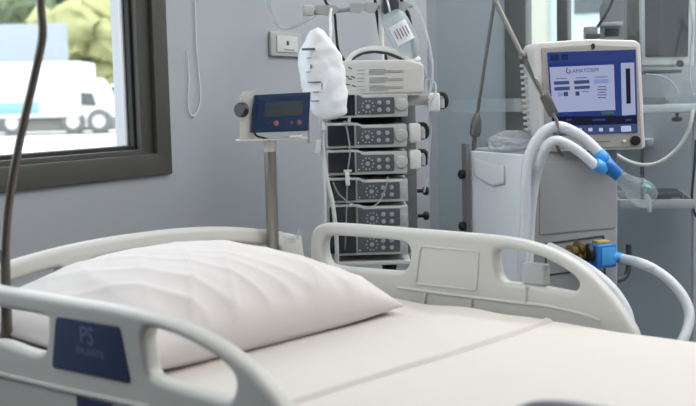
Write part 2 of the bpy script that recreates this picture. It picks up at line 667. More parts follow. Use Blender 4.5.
for px in (-30, 12, 73, 99):
    c = TF.L(px, 128)
    w = MB().cyl((c.x, 0.05, 0.42), (c.x, 0.35, 0.42), 0.42, seg=28, bev=0.05).build('wheel', M['tyre'], tr)
    MB().cyl((c.x, 0.02, 0.42), (c.x, 0.06, 0.42), 0.22, seg=20).build('wheel_hub', M['lgrey'], w)

# dark car behind the truck
CF = outdoor(46, 0, 108)
cr_ = thing('car', 'dark grey van standing behind the cab of the white truck', 'car', CF.o)
prof = CF.P([(99, 130), (99, 92), (102, 86), (122, 86), (128, 98), (140, 104), (141, 130)])
prof = [(x, max(z, 0.3)) for x, z in prof]
MB().prism(rpoly(prof, 0.2), 0, 1.8).build('body', M['van'], cr_)
MB().prism(rpoly(CF.P([(102, 100), (103, 89), (120, 89), (125, 100)]), 0.1), -0.03, 0.1).build('window', M['cabglass'], cr_)
for px in (106, 132):
    c = CF.L(px, 128)
    MB().cyl((c.x, -0.04, 0.34), (c.x, 0.2, 0.34), 0.34, seg=24, bev=0.04).build('wheel', M['tyre'], cr_)

# low wall behind the truck
FF = outdoor(50, 0, 30)
fz = FF.L(30, 24).z
fx = FF.L(67, 40).x
tag(MB().box((fx - 10, 0, fz / 2), (20, 0.4, fz), 0.05).build('boundary_wall', M['fence'], loc=FF.o), 'pale blue-grey boundary wall standing behind the white truck', 'wall')


def tree(name, label, px, Y, z_lo, z_hi, w, m, group, seed):
    rnd = random.Random(seed)
    f = outdoor(Y, 0, px)
    t = thing(name, label, 'tree', f.o, 0, group)
    b = bmesh.new()
    for k in range(26):
        a = rnd.random() * 2 * PI
        rr = w * 0.5 * math.sqrt(rnd.random()) * 0.8
        z = z_lo + (z_hi - z_lo) * (0.12 + 0.76 * rnd.random())
        s = w * (0.16 + 0.12 * rnd.random())
        m4 = Matrix.Translation((rr * math.cos(a), rr * math.sin(a), z)) @ Matrix.Diagonal((s, s, s * 0.8, 1))
        bmesh.ops.create_icosphere(b, subdivisions=3, radius=1, matrix=m4)
    for v in b.verts:
        v.co += Vector(noise.noise_vector(v.co * 1.3)) * 0.45 + Vector(noise.noise_vector(v.co * 4.5)) * 0.35
    mb = MB()
    mb.add(b)
    mb.build('crown', m, t, 80)
    tk = MB().tube([(0, 0, 0), (0.1, 0, z_lo * 0.6), (0, 0.1, z_lo + 0.3 * (z_hi - z_lo))], (w * 0.045, w * 0.03))
    tk.cyl((0, 0, z_lo), (w * 0.25, 0, (z_lo + z_hi) / 2), w * 0.025, w * 0.012)
    tk.build('trunk', M['bark'], t)
    return t


def zat(Y, px, py):
    return at(px, py, Y).z - 0.15


tree('leafy_tree', 'yellow-green leafy tree outdoors beside the bright window edge', 96, 58, zat(58, 96, 96), zat(58, 96, -10), 5.0, M['leafy'], None, 3)
tree('leafy_tree', 'dark green tree outdoors above the middle of the truck', 44, 70, zat(70, 48, 30), zat(70, 48, -60), 5.6, M['leafd'], None, 5)
tree('leafy_tree', 'dark green tree outdoors at the far left above the boundary wall', -30, 62, zat(62, 6, 28), zat(62, 6, -60), 5.0, M['leafd'], None, 8)
tree('leafy_tree', 'tallest dark green tree, top right behind the yellow-green tree', 92, 78, zat(78, 88, 24), zat(78, 88, -60), 7.0, M['leafd'], None, 11)

# building across, seen through the second window
XF = Fr(at(560, 80, 24), -0.6)
XF = Fr((at(546, 80, 24).x, 24, 0.15), -0.6)
xb = thing('building', 'white building corner beside a pale blue block standing in for sky, outside the second window', 'building', XF.o, -0.6)
MB().box((-2.2, 3.0, 4), (4.4, 6, 8), 0.02).build('white_wing', M['fac'], xb)
MB().box((4.4, 3.2, 4), (8.8, 6, 8), 0.02).build('sky_wing', M['facsky'], xb)  # blue block added where sky shows; its colour gives the sky's brightness
for i in range(3):
    MB().box((1.2 + i * 2.4, 0.17, 3.4), (1.2, 0.1, 1.4), 0.01).build('window', M['cabglass'], xb)

# ================================================================== BED
BRZ = math.radians(-42)
BO = Vector((-0.456, 2.471, 0))
BD = Fr(BO, BRZ)
bed = thing('hospital_bed', 'hospital bed with cream moulded headboard and side rails, made up with white sheet', 'hospital bed', BO, BRZ)
deck = MB().box((1.02, 0, 0.585), (2.08, 0.9, 0.03), 0.008)
deck.build('mattress_platform', M['cream2'], bed)
fr = MB().box((1.02, 0.36, 0.50), (2.1, 0.05, 0.08), 0.01).box((1.02, -0.36, 0.50), (2.1, 0.05, 0.08), 0.01)
fr.box((0.05, 0, 0.50), (0.06, 0.7, 0.07), 0.01).box((1.95, 0, 0.50), (0.06, 0.7, 0.07), 0.01).box((1.0, 0, 0.54), (0.08, 0.72, 0.06), 0.01)
fr.build('bed_frame', M['cream2'], bed)
MB().box((1.02, 0, 0.16), (1.7, 0.6, 0.08), 0.02).build('chassis', M['lgrey'], bed)
for sx in (0.35, 1.65):
    MB().box((sx, 0, 0.33), (0.14, 0.16, 0.3), 0.02).build('lift_column', M['lgrey'], bed)
for sx in (0.2, 1.84):
    for sy in (-0.34, 0.34):
        w = MB().cyl((sx, sy - 0.02, 0.075), (sx, sy + 0.02, 0.075), 0.075, seg=28, bev=0.01).build('castor', M['dgrey'], bed)
        MB().box((sx, sy, 0.13), (0.06, 0.06, 0.05), 0.01).build('castor_fork', M['lgrey'], w)

# --- side rails (same mould on both sides)
YF = 0.4825                                    # near face of the far rail
rail_top = BD.P([(309.5, 262), (309, 245), (311.5, 231), (318, 225), (330, 223.5), (365, 225.5), (400, 228.5), (440, 231.5), (475, 234.5), (503, 237.5),
                 (530, 243), (559, 254), (586, 272), (608, 295), (623, 315), (633, 331)], YF)
sm = [(v.x, v.y) for v in spline([Vector((x, z, 0)) for x, z in rail_top], 6)]
rail_out = sm + [(sm[-1][0] + 0.02, 0.70), (sm[-1][0] + 0.025, 0.62), (0.04, 0.62)]
near_top = [(0.036, 0.84), (0.045, 0.885), (0.07, 0.916), (0.12, 0.926)] + BD.P([(0, 286.5), (60, 296.5), (120, 306.5), (160, 316), (195, 329), (225, 345.5), (250, 365), (270, 386), (286, 407), (297, 425)], -0.505)
smn = [(v.x, v.y) for v in spline([Vector((x, z, 0)) for x, z in near_top], 6)]
near_out = smn + [(smn[-1][0] + 0.012, 0.72), (smn[-1][0] + 0.015, 0.62), (0.5, 0.615), (0.04, 0.62)]
n1 = smooth2([(0.085, 0.862), (0.09, 0.835), (0.12, 0.823), (0.18, 0.822)] + BD.P([(0, 341), (26, 350), (42, 353), (48, 345), (49, 324), (44, 316), (0, 307.5)], -0.512) + [(0.15, 0.889), (0.1, 0.885)], 5)
n2 = smooth2(BD.P([(149, 329), (162, 330.5), (188, 340.5), (216, 356.5), (232, 371), (236.5, 383), (233, 396), (225, 399.5), (210, 395.5), (180, 386.5), (156, 378.5), (149.5, 371), (147, 358), (144.5, 338)], -0.512), 4)
h1 = smooth2(BD.P([(324.5, 238), (334, 236), (366, 238.2), (398, 241), (406, 244.5), (409, 251), (408.5, 262), (404.5, 269.5), (397, 271.5), (366, 269.5), (334, 266), (325.5, 261), (322.5, 249)], YF))
h2 = rpoly(BD.P([(494.5, 263), (494, 251), (500, 248.5), (520, 251), (541, 257), (560, 267), (573, 276), (578.5, 283), (577, 290), (571, 293),
                 (548, 288.5), (529, 284.5), (503, 282.5), (497.5, 276)], YF), 0.012)


def side_rail(y, out_, hol):
    r = plate('side_rail', out_, hol, 0.035, 0.0115, M['cream'], bed, y, 4)
    return r


fr_ = side_rail(0.5, rail_out, [h1, h2])
# far rail, face towards the mattress: raised panel, lower ridge with short ribs, latch
yf = 0.4825
pan = rpoly(BD.P([(419, 245), (478, 250), (479.5, 254), (477, 292), (414.5, 285), (415, 280)], yf), 0.012)
inn = rpoly(BD.P([(421, 247.2), (475.5, 251.9), (477, 255), (474.8, 289.2), (417, 282.8), (417.3, 279)], yf), 0.01)
plate('panel_rim', pan, [inn], 0.004, 0.0015, M['cream'], fr_, yf - 0.0005)
rd = MB()
ridge = [Vector(p) for p in [BD.L(*q, yf) for q in ((398, 287.5), (440, 293.5), (478, 298), (510, 302), (545, 306), (585, 315), (600, 321))]]
rd.tube(ridge, 0.004, 8)
for q0, q1 in (((426.5, 291.5), (424.5, 304)), ((472.5, 297.5), (471, 309)), ((526.5, 286), (525.5, 303))):
    rd.tube([BD.L(*q0, yf), BD.L((q0[0] + q1[0]) / 2, (q0[1] + q1[1]) / 2, yf), BD.L(*q1, yf)], 0.004, 8)
rd.build('moulded_ridge', M['cream'], fr_)
a, b = BD.L(522.5, 263, 0.49), BD.L(545.5, 284, 0.49)
MB().box(((a.x + b.x) / 2, 0.499, (a.z + b.z) / 2 - 0.002), (b.x - a.x, 0.026, a.z - b.z + 0.006), 0.006, 3).build('release_latch', M['lgrey'], fr_)

nr_ = side_rail(-0.5, near_out, [n1, n2])
YN = -0.5175
lab = rpoly(BD.P([(57, 316), (120, 326.5), (131, 383), (53, 367)], YN), 0.008)
pl_ = plate('name_label', lab, [], 0.003, 0.0008, M['navy'], nr_, YN - 0.001)
pl_['label'] = 'navy label with pale lettering'
lc = BD.L(88, 336, YN)
text('lettering', 'PS', 0.04, M['labelt'], pl_, (lc.x, YN - 0.003, lc.z))
lc2 = BD.L(91, 352.5, YN)
text('lettering', 'PALANTS', 0.0165, M['labelt'], pl_, (lc2.x, YN - 0.003, lc2.z), sx=1.1)
lb2 = rpoly(BD.P([(77, 395.5), (113, 404), (115, 420), (79, 411)], YN), 0.004)
l2 = plate('lower_label', lb2, [], 0.003, 0.0008, M['navy'], nr_, YN - 0.001)
rdn = MB()
rdn.tube([BD.L(*q, YN) for q in ((-30, 366), (0, 374), (50, 386), (100, 397), (150, 408))], 0.005, 8)
rdn.build('moulded_ridge', M['cream'], nr_)

# foot half of the near rail: only its top corner reaches the picture
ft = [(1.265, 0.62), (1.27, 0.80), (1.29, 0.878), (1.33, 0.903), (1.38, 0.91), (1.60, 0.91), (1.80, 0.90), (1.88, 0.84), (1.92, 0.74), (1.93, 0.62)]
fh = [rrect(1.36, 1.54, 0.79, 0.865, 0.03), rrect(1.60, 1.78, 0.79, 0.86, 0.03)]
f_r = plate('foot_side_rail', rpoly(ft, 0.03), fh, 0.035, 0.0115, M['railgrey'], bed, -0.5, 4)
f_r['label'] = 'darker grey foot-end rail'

# --- headboard: arched band over openings
def hbp(pts):
    f = Fr(BD.W(-0.06, 0, 0), BRZ - PI / 2)
    return f


hz = lambda y: 0.944 - 0.072 * (abs(y - 0.02) / 0.55) ** 2.3
ys = [-0.545 + 1.09 * k / 40 for k in range(41)]
outer = [(-y, hz(y)) for y in ys]
outer = [(0.535, 0.56)] + [(0.555, 0.80)] + outer + [(-0.555, 0.80), (-0.535, 0.56)]
holes = []
for ya, yb in ((-0.46, -0.20), (-0.13, 0.13), (0.20, 0.46)):
    up = [(-(ya + (yb - ya) * k / 8), hz(ya + (yb - ya) * k / 8) - 0.04) for k in range(9)]
    holes.append(rpoly(up + [(-yb, 0.70), (-ya, 0.70)], 0.02))
hbm = curve_mesh('headboard', [outer] + holes, 0.04, 0.012, 4)
hbm.transform(Matrix.Translation((-0.06, 0, 0)) @ Matrix.Rotation(-PI / 2, 4, 'Z'))
finish(hbm, True, 40)
link('headboard', hbm, M['cream'], bed)
foot = curve_mesh('footboard', [rpoly([(-0.48, 0.5), (-0.48, 0.9), (0.48, 0.9), (0.48, 0.5)], 0.08)], 0.04, 0.012, 3)
foot.transform(Matrix.Translation((2.12, 0, 0)) @ Matrix.Rotation(-PI / 2, 4, 'Z'))
finish(foot)
link('footboard', foot, M['cream'], bed)

# --- mattress, sheet, pillow
mt = tag(MB().box((1.03, 0, 0.682), (2.06, 0.88, 0.16), 0.035, 4).build('mattress', M['mattress'], loc=BO), 'mattress lying on the bed under the white sheet', 'mattress')
mt.rotation_euler = (0, 0, BRZ)


def sheet_mesh():
    b = bmesh.new()
    NX, NY = 640, 100
    hw, drop, x0, x1 = 0.45, 0.12, -0.01, 2.075
    top = 0.7685
    arc = 0.03
    half = hw - arc + arc * PI / 2 + drop
    grid = []
    for i in range(NX + 1):
        row = []
        x = x0 + (x1 - x0) * i / NX
        for j in range(NY + 1):
            s = -half + 2 * half * j / NY
            sg = 1 if s >= 0 else -1
            a = abs(s)
            if a <= hw - arc:
                y, z, k = a, top, 1.0
            elif a <= hw - arc + arc * PI / 2:
                t = (a - hw + arc) / arc
                y, z, k = hw - arc + arc * math.sin(t), top - arc + arc * math.cos(t), max(0.15, math.cos(t))
            else:
                y, z, k = hw, top - arc - (a - hw + arc - arc * PI / 2), 0.0
            y *= sg
            n = noise.noise(Vector((x * 3.2, y * 3.0, 0.3))) * 0.0035 + noise.noise(Vector((x * 9, y * 7, 1.7))) * 0.0016
            n += 0.0022 * max(0.0, noise.noise(Vector((x * 5 + y * 6, (y - x) * 1.4, 4.2))))
            # fold left by folding the sheet, running across the bed
            d = x - 0.787 - 0.004 * math.sin(y * 9)
            n += 0.005 * math.exp(-(d / 0.007) ** 2) - 0.0085 * math.exp(-((d - 0.010) / 0.0042) ** 2) + 0.003 * math.exp(-((d + 0.05) / 0.05) ** 2)
            d2 = x - 1.43
            n += 0.003 * math.exp(-(d2 / 0.006) ** 2) - 0.003 * math.exp(-((d2 + 0.014) / 0.009) ** 2)
            # soft rumples at the pillow end of the far edge
            w = math.exp(-((x - 0.45) / 0.2) ** 2 - ((y - 0.36) / 0.12) ** 2)
            n += w * (0.006 * math.sin(22 * (x + 0.8 * y)) + 0.008)
            row.append(b.verts.new((x, y + (1 - k) * 0.003 * math.sin(x * 26) * sg, z + n * k)))
        grid.append(row)
    for i in range(NX):
        for j in range(NY):
            b.faces.new((grid[i][j], grid[i + 1][j], grid[i + 1][j + 1], grid[i][j + 1]))
    bmesh.ops.recalc_face_normals(b, faces=b.faces)
    mb = MB()
    mb.add(b)
    return mb


sh = tag(sheet_mesh().build('bed_sheet', M['sheet'], ang=180, loc=BO), 'white sheet with a crosswise fold line spread over the mattress', 'sheet')
sh.rotation_euler = (0, 0, BRZ)
sh.modifiers.new('thickness', 'SOLIDIFY').thickness = 0.0015


def pillow_mesh():
    b = bmesh.new()
    NU, NV = 150, 100
    LU, LV = 0.39, 0.272
    rows = []
    for side in (1, -1):
        rows = []
        for i in range(NU + 1):
            u = -1 + 2 * i / NU
            row = []
            for j in range(NV + 1):
                v = -1 + 2 * j / NV
                f = max(0.0, (1 - abs(u) ** (2.6 if u > 0 else 2.0))) ** (0.66 if u > 0 else 0.66 + 0.25 * u * u) * max(0.0, (1 - abs(v) ** 2.6)) ** 0.56
                pinch = 1 - 0.085 * (1 - v * v) * abs(u) ** 2
                pinchv = 1 - 0.07 * (1 - u * u)
                y = u * LU * (1 - 0.05 * (1 - v * v))
                x = v * LV * pinchv
                if side > 0:
                    z = 0.104 * f
                    edge = (1 - f)
                    ang = math.atan2(v * 0.7, u)
                    wr_ = noise.noise(Vector((u * 2.0 + 3, v * 1.4, 0))) * 0.008
                    wr_ += 0.005 * noise.noise(Vector((u * 8.0 + 1.2 * v, v * 0.9, 2.0))) * (0.25 + 0.9 * edge)
                    rdg = 1 - abs(noise.noise(Vector((u * 4.2 - v * 1.2, v * 0.35 + 5, 7.0)))) * 2
                    wr_ += 0.0085 * max(0, rdg) ** 2.2 * (0.15 + 0.95 * max(0.5 * edge, 0.9 * max(0.0, 0.5 + 0.5 * v) ** 2))
                    rdg2 = 1 - abs(noise.noise(Vector((u * 3.4 + v * 1.6, v * 0.4, 17.0)))) * 2
                    wr_ += 0.008 * max(0, rdg2) ** 2.5 * (0.25 + 0.75 * max(0.0, 0.5 + 0.5 * v) ** 2)
                    z += wr_ * min(1.0, f * 3.2)
                else:
                    z = -0.060 * min(1.0, f * 2.2) ** 0.42 * (1 - 0.75 * u ** 6)
                z -= 0.034 * abs(u) ** 4 * (0.4 + 0.6 * abs(v) ** 3)
                row.append(b.verts.new((x, y, max(z, -0.060))))
            rows.append(row)
        for i in range(NU):
            for j in range(NV):
                q = (rows[i][j], rows[i + 1][j], rows[i + 1][j + 1], rows[i][j + 1])
                b.faces.new(q if side < 0 else q[::-1])
    bmesh.ops.remove_doubles(b, verts=b.verts, dist=1e-4)
    bmesh.ops.recalc_face_normals(b, faces=b.faces)
    mb = MB()
    mb.add(b, Matrix.Rotation(math.radians(2), 4, 'Y'))
    return mb


PLO = BD.W(0.232, -0.09, 0.834)
pil = tag(pillow_mesh().build('pillow', M['pillow'], ang=180, loc=PLO), 'plump white pillow in a creased pillowcase at the head of the bed', 'pillow')
pil.rotation_euler = (0, 0, BRZ)

# --- bent pole by the near head corner, standing between mattress and rail
PF = Fr(BO, BRZ)
pts = [PF.L(px, py, -0.461) for px, py in ((4, 352), (5, 330), (5, 270), (9, 205), (20, 140), (34, 78), (41, 45), (42.5, 30), (41, 8), (39, -30), (36, -80))]
pole = thing('lifting_pole', 'bent dark steel pole rising in front of the window at the near bed corner', 'pole', BO, BRZ)
z_low = pts[0].z
MB().tube([(pts[0].x - 0.005, -0.461, 0.60)] + [(p.x, -0.461, p.z) for p in pts], 0.0076, 14).build('bent_tube', M['dsteel'], pole)
MB().cyl((pts[1].x, -0.461, 0.60), (pts[2].x + 0.003, -0.461, pts[2].z + 0.04), 0.0092, seg=20, bev=0.002).build('socket_tube', M['dsteel'], pole)

# ================================================================== WEIGHING INDICATOR on its post
IF_ = Fr(at(280, 112, 2.76), math.radians(14))
IF_.o.z = 0.0
# its post stands behind the headboard
wi = thing('weighing_indicator', 'navy digital weighing display on a steel post behind the headboard', 'weighing display', IF_.o, IF_.rz)
hp = IF_.P([(254.5, 95), (311, 92), (308.5, 131), (250.5, 133)])
zc = sum(p[1] for p in hp) / 4
dpt = 0.05
plate('housing', rpoly(hp, 0.004), [], dpt, 0.003, M['navyh'], wi, dpt / 2, 2)
fcp = IF_.P([(258.5, 97), (309.5, 94.3), (307, 129), (256, 131)])
fp = plate('front_panel', rpoly(fcp, 0.003), [], 0.002, 0.0005, M['navyf'], wi, -0.001)
plate('display_window', rpoly(IF_.P([(265, 103.5), (303, 101), (302, 115), (264, 118)]), 0.002), [], 0.0012, 0.0003, M['lcd'], fp, -0.0026)
tp = IF_.L(285, 98.6)
text('lettering', 'DIGITAL', 0.0095, M['inkb'], fp, (tp.x, -0.0025, tp.z), rot=Matrix.Rotation(0.03, 4, 'Y'))
for px, m_, r in ((268, 'inkb', 1.6), (276, 'orange', 2.7), (284, 'inkb', 1.6), (291.5, 'redp', 1.6), (299, 'redp', 2.6)):
    c = IF_.L(px, 123.5 - (px - 268) * 0.035)
    MB().cyl((c.x, -0.002, c.z), (c.x, -0.0042, c.z), r * 0.0025, seg=20, bev=0.0005).build('button', M[m_], fp)
br = MB()
q0, q1 = IF_.L(240.5, 92, 0.02), IF_.L(253, 139, 0.02)
br.prism(rpoly(IF_.P([(240.5, 94), (243, 91), (254, 91.5), (254, 140), (239.5, 140)], 0.02), 0.005), 0.012, 0.016)
qa, qb = IF_.L(238, 140.5, 0.02), IF_.L(306, 138, 0.02)
br.box(((qa.x + qb.x) / 2, 0.03, (qa.z + qb.z) / 2), (qb.x - qa.x, 0.06, 0.004), 0.001)
br.box((IF_.L(307, 116, 0.03).x + 0.004, 0.034, (hp[1][1] + qb.z) / 2 - 0.01), (0.003, 0.03, hp[1][1] - qb.z + 0.01), 0.001)
bk = br.build('bracket', M['cream2'], wi)
MB().box((IF_.L(296, 136, -0.002).x, 0.008, IF_.L(296, 136.5, 0).z), (0.034, 0.02, 0.006), 0.001).build('bracket_tab', M['white'], bk)
kc = IF_.L(240.5, 110, 0.0)
MB().lathe([(0.013, -0.004), (0.0185, 0.0), (0.0185, 0.012), (0.0165, 0.016)], (kc.x + 0.008, 0.008, kc.z), (-0.75, -0.66, 0.05)).build('tilt_knob', M['black'], wi)
MB().tube([IF_.L(254, 132, 0.01), IF_.L(257, 136, 0.005), IF_.L(264, 138, 0.01), IF_.L(270, 140, 0.02)], 0.0028, 8).build('cable', M['black'], wi)
pc = IF_.L(271.5, 200, 0.035)
zt = (qa.z + qb.z) / 2 - 0.002
MB().cyl((pc.x, 0.035, 0.42), (pc.x, 0.035, zt), 0.0155, seg=24).build('post', M['steel'], wi)
MB().cyl((pc.x, 0.035, zt - 0.03), (pc.x, 0.035, zt), 0.0165, seg=24, bev=0.002).build('collar', M['cream2'], wi)
MB().box((pc.x, 0.0, 0.46), (0.05, 0.1, 0.08), 0.006).build('bed_clamp', M['dgrey'], wi)

# clear connector hanging on the headboard corner
hc = at(291, 236, 2.80)
cc = thing('suction_connector', 'small clear plastic connector hooked on the far headboard corner', 'connector', hc)
f0 = Fr(hc)
c1 = MB().tube([f0.L(279, 232), f0.L(286, 236), f0.L(293, 238), f0.L(299, 233)], 0.006, 10)
c1.build('tube', M['clear'], cc)
MB().cyl(f0.L(299, 240), f0.L(299.5, 228), 0.008, 0.005, 14, 0.001).build('spout', M['clear'], cc)
MB().box(f0.L(290, 241), (0.03, 0.015, 0.012), 0.004).build('cap', M['clear'], cc)

# ================================================================== WALL FITTINGS
so = WF.L(283, 45)
sw = thing('socket_plate', 'light grey socket plate on the wall above the weighing display', 'wall socket', corner, WRZ)
sp = WF.P([(268.5, 33.5), (298.5, 31.5), (298.5, 56), (268.5, 57.5)])
xs, zs_ = [p[0] for p in sp], [p[1] for p in sp]
X0, X1, Z0, Z1 = min(xs), max(xs), sum(sorted(zs_)[:2]) / 2, sum(sorted(zs_)[2:]) / 2
plate('cover_plate', rrect(X0, X1, Z0, Z1, 0.006), [], 0.012, 0.003, M['lgrey'], sw, -0.006)
plate('inner_frame', rrect(X0 + 0.03, X1 - 0.03, Z0 + 0.014, Z1 - 0.012, 0.003), [], 0.004, 0.001, M['offw'], sw, -0.0135)
MB().box(((X0 + X1) / 2, -0.016, (Z0 + Z1) / 2 + 0.004), (0.012, 0.004, 0.014), 0.001).build('socket_slot', M['dgrey'], sw)
MB().box(((X0 + X1) / 2 + 0.01, -0.0162, Z0 + 0.022), (0.06, 0.002, 0.003)).build('print_line', M['mgrey'], sw)


def wire(name, label, cat, pts, r, m, seg=10, origin=None, ribs=0.0, rib_len=0.006, group=None):
    o = Vector(pts[len(pts) // 2])
    t = MB().tube([Vector(p) - o for p in pts], r, seg, ribs=ribs, rib_len=rib_len).build(name, M[m], loc=o, ang=60)
    return tag(t, label, cat, group)


def wallp(px, py, off=0.006):
    f = WF.L(px, py, -off)
    return WF.W(f.x, -off, f.z)


wire('blind_cord', 'thin pale cord looping down the bare wall beside the window frame', 'cord',
     [wallp(*p) for p in ((194, -40), (195, 0), (196.5, 45), (199, 75), (200.5, 96), (198, 110), (193, 116), (189, 110), (188, 95), (189, 78), (187, 50))], 0.0020, 'white', 8)
# suction tube swinging from the ceiling rail to the wall
wire('oxygen_tube', 'clear tube dipping in a V above the wall socket', 'tube',
     [wallp(266, -30, 0.05), wallp(268, 0, 0.05), wallp(273, 17, 0.06), wallp(279.5, 27, 0.07), wallp(288, 28, 0.08), wallp(300, 24, 0.12), wallp(315, 15, 0.2)], 0.0055, 'tube', 10)

# ================================================================== INFUSION TOWER
YP = 3.20
PX = Fr((at(367, 150, YP).x, YP, 0), 0.0)
st = thing('infusion_stand', 'tall infusion stand with hook rail carrying the pump stack', 'infusion stand', PX.o)
ps = PX.L(387, 150, 0.20).x
zb = PX.L(367, 257.5, 0.08).z
MB().cyl((ps, 0.22, 0.09), (ps, 0.22, zb - 0.012), 0.021, seg=24).build('lower_pole', M['dgrey'], st)
mb = MB()
for k in range(5):
    a = 2 * PI * k / 5 + 0.3
    mb.cyl((ps, 0.22, 0.09), (ps + 0.3 * math.cos(a), 0.22 + 0.3 * math.sin(a), 0.06), 0.018, 0.013)
mb.build('star_base', M['lgrey'], st)
for k in range(5):
    a = 2 * PI * k / 5 + 0.3
    c = (ps + 0.3 * math.cos(a), 0.22 + 0.3 * math.sin(a), 0.03)
    MB().cyl((c[0] - 0.012, c[1], 0.03), (c[0] + 0.012, c[1], 0.03), 0.03, seg=20, bev=0.004).build('castor', M['dgrey'], st)
# clamp cup below the stack
a = PX.L(386, 264, 0.14)
MB().lathe([(0.020, -0.05), (0.024, -0.03), (0.028, 0.0)], (ps, 0.19, zb - 0.012), (0, 0, 1)).build('pole_clamp', M['black'], st)
# back column with clamps
cl0, cl1 = PX.L(402, 150, 0.14).x, PX.L(417, 150, 0.14).x
zt0 = PX.L(400, 97, 0.2).z
MB().box(((cl0 + cl1) / 2, 0.185, (zb + zt0) / 2), (cl1 - cl0, 0.05, zt0 - zb), 0.006).build('column', M['mgrey'], st)
MB().box((PX.L(325, 150, 0.19).x + 0.012, 0.19, (zb + zt0) / 2), (0.022, 0.03, zt0 - zb), 0.004).build('column', M['lgrey'], st)
for py in (191, 216):
    k0 = PX.L(419, py, 0.17)
    kn = MB().cyl((cl1, 0.175, k0.z), (cl1 + 0.022, 0.175, k0.z), 0.006)
    kn.lathe([(0.009, 0), (0.014, 0.004), (0.014, 0.014), (0.010, 0.018)], (cl1 + 0.018, 0.175, k0.z), (1, 0, 0), 16)
    kn.build('clamp_knob', M['black'], st)
MB().box((PX.L(367, 258, 0.08).x, 0.09, zb - 0.006), (PX.L(411, 258).x - PX.L(324, 258).x, 0.18, 0.012), 0.003).build('base_tray', M['offw'], st)
# upper pole and hook rail
ztop = 1.72
up = PX.L(381.5, 45, 0.20)
MB().cyl((up.x, 0.20, zt0 - 0.02), (up.x, 0.20, ztop), 0.008, seg=20).build('upper_pole', M['white'], st)
hr0, hr1 = PX.L(303, 12, 0.2), PX.L(416, 7, 0.2)
hk = MB()
hk.tube([PX.L(303, 14, 0.2), PX.L(330, 11, 0.2), PX.L(365, 8, 0.2), PX.L(382, 7, 0.2), PX.L(416, 5, 0.2)], 0.0075, 10)
for px, py, k in ((327, 9.5, 1.5), (357, 7.5, 1.0), (371, 7, 0.9), (401, 6, 1.0)):
    hk.prism(rpoly(PX.P([(px - 8 * k, py - 4), (px + 5 * k, py - 4.5), (px + 9 * k, py - 1), (px + 3 * k, py + 6.5), (px - 7 * k, py + 4)], 0.18), 0.006), 0.178, 0.194)
hk.build('hook_rail', M['lgrey'], st)
e = PX.L(308.5, 10.5, 0.19)
MB().box((e.x, 0.195, e.z), (0.036, 0.03, 0.032), 0.006).build('rail_end', M['offw'], st)
e = PX.L(391, 4, 0.19)
MB().box((e.x, 0.19, e.z), (0.046, 0.05, 0.06), 0.005).build('rail_clamp', M['dgrey'], st)

# top unit with carrying handle
tu = thing('pump_docking_unit', 'white top unit with carrying handle and printed instructions, crowning the pump stack', 'docking unit', PX.o)
zb_, zt_ = PX.L(380, 94).z, PX.L(380, 59.5).z
tx0, tx1 = PX.L(338, 80).x, PX.L(424, 80).x
bx = rpoly([(tx0, zb_), (tx0, zt_ - 0.006), (tx0 + 0.02, zt_), (tx1 - 0.05, zt_ - 0.002), (tx1, zt_ - 0.016), (tx1, zb_)], 0.008)
plate('housing', bx, [], 0.17, 0.005, M['offw'], tu, 0.087, 2)
zi0, zi1 = PX.L(380, 92).z, PX.L(380, 64).z
ip = MB()
rnd = random.Random(4)
for row in range(3):
    zz = PX.L(380, 69.5 + row * 8.1).z
    for ln in range(4):
        xx0 = PX.L(369, 70).x
        L = (PX.L(403, 70).x - xx0) * (1.0 if ln in (1, 2) else 0.42 + 0.3 * rnd.random())
        ip.box((xx0 + L / 2, 0.0014, zz - ln * 0.0043), (L, 0.0012, 0.0022))
    for ln in range(2):
        xx0 = PX.L(357.5, 70).x
        ip.box((xx0 + 0.01, 0.0014, zz - ln * 0.010), (0.021, 0.0012, 0.002))
ip.build('instruction_print', M['inkl'], tu)
ic = MB()
for px, py in ((350, 68), (347, 76.5), (353, 77), (348, 84.5), (354, 86), (350, 79)):
    p = PX.L(px, py)
    ic.box((p.x, 0.0014, p.z), (0.012, 0.0012, 0.0035), rot=Matrix.Rotation(0.5 * rnd.random(), 4, 'Y'))
ic.build('pictogram_print', M['ink'], tu)
hpts = PX.P([(345, 60), (351, 53), (361, 48), (374, 45.6), (388, 47), (401, 52), (410, 58), (416, 62)], 0.07)
hin = PX.P([(410, 63), (400, 57), (388, 52.5), (374, 50.8), (362, 52.6), (354, 57), (350, 62)], 0.07)
hm = plate('handle', [(v.x, v.y) for v in spline([Vector((x, z, 0)) for x, z in hpts], 5)] + [(v.x, v.y) for v in spline([Vector((x, z, 0)) for x, z in hin], 5)], [], 0.05, 0.004, M['white'], tu, 0.085, 2)
gin = PX.P([(409, 62), (400, 56.4), (388, 51.9), (374, 50.2), (362, 52), (354, 56.4), (351, 60)], 0.07)
gin2 = PX.P([(353, 60), (356, 57.8), (363, 54.4), (374, 52.7), (387, 54.3), (398, 58.6), (405, 62)], 0.07)
plate('handle_grip', gin + gin2, [], 0.042, 0.002, M['dgrey'], hm, 0.085, 1)
e = PX.L(421.5, 78, 0.05)
MB().box((tx1, 0.07, (zb_ + zt_) / 2 - 0.006), (0.004, 0.12, (zt_ - zb_) * 0.6), 0.001).build('side_grille', M['mgrey'], tu)

# --- pumps
KP = YP / FPX


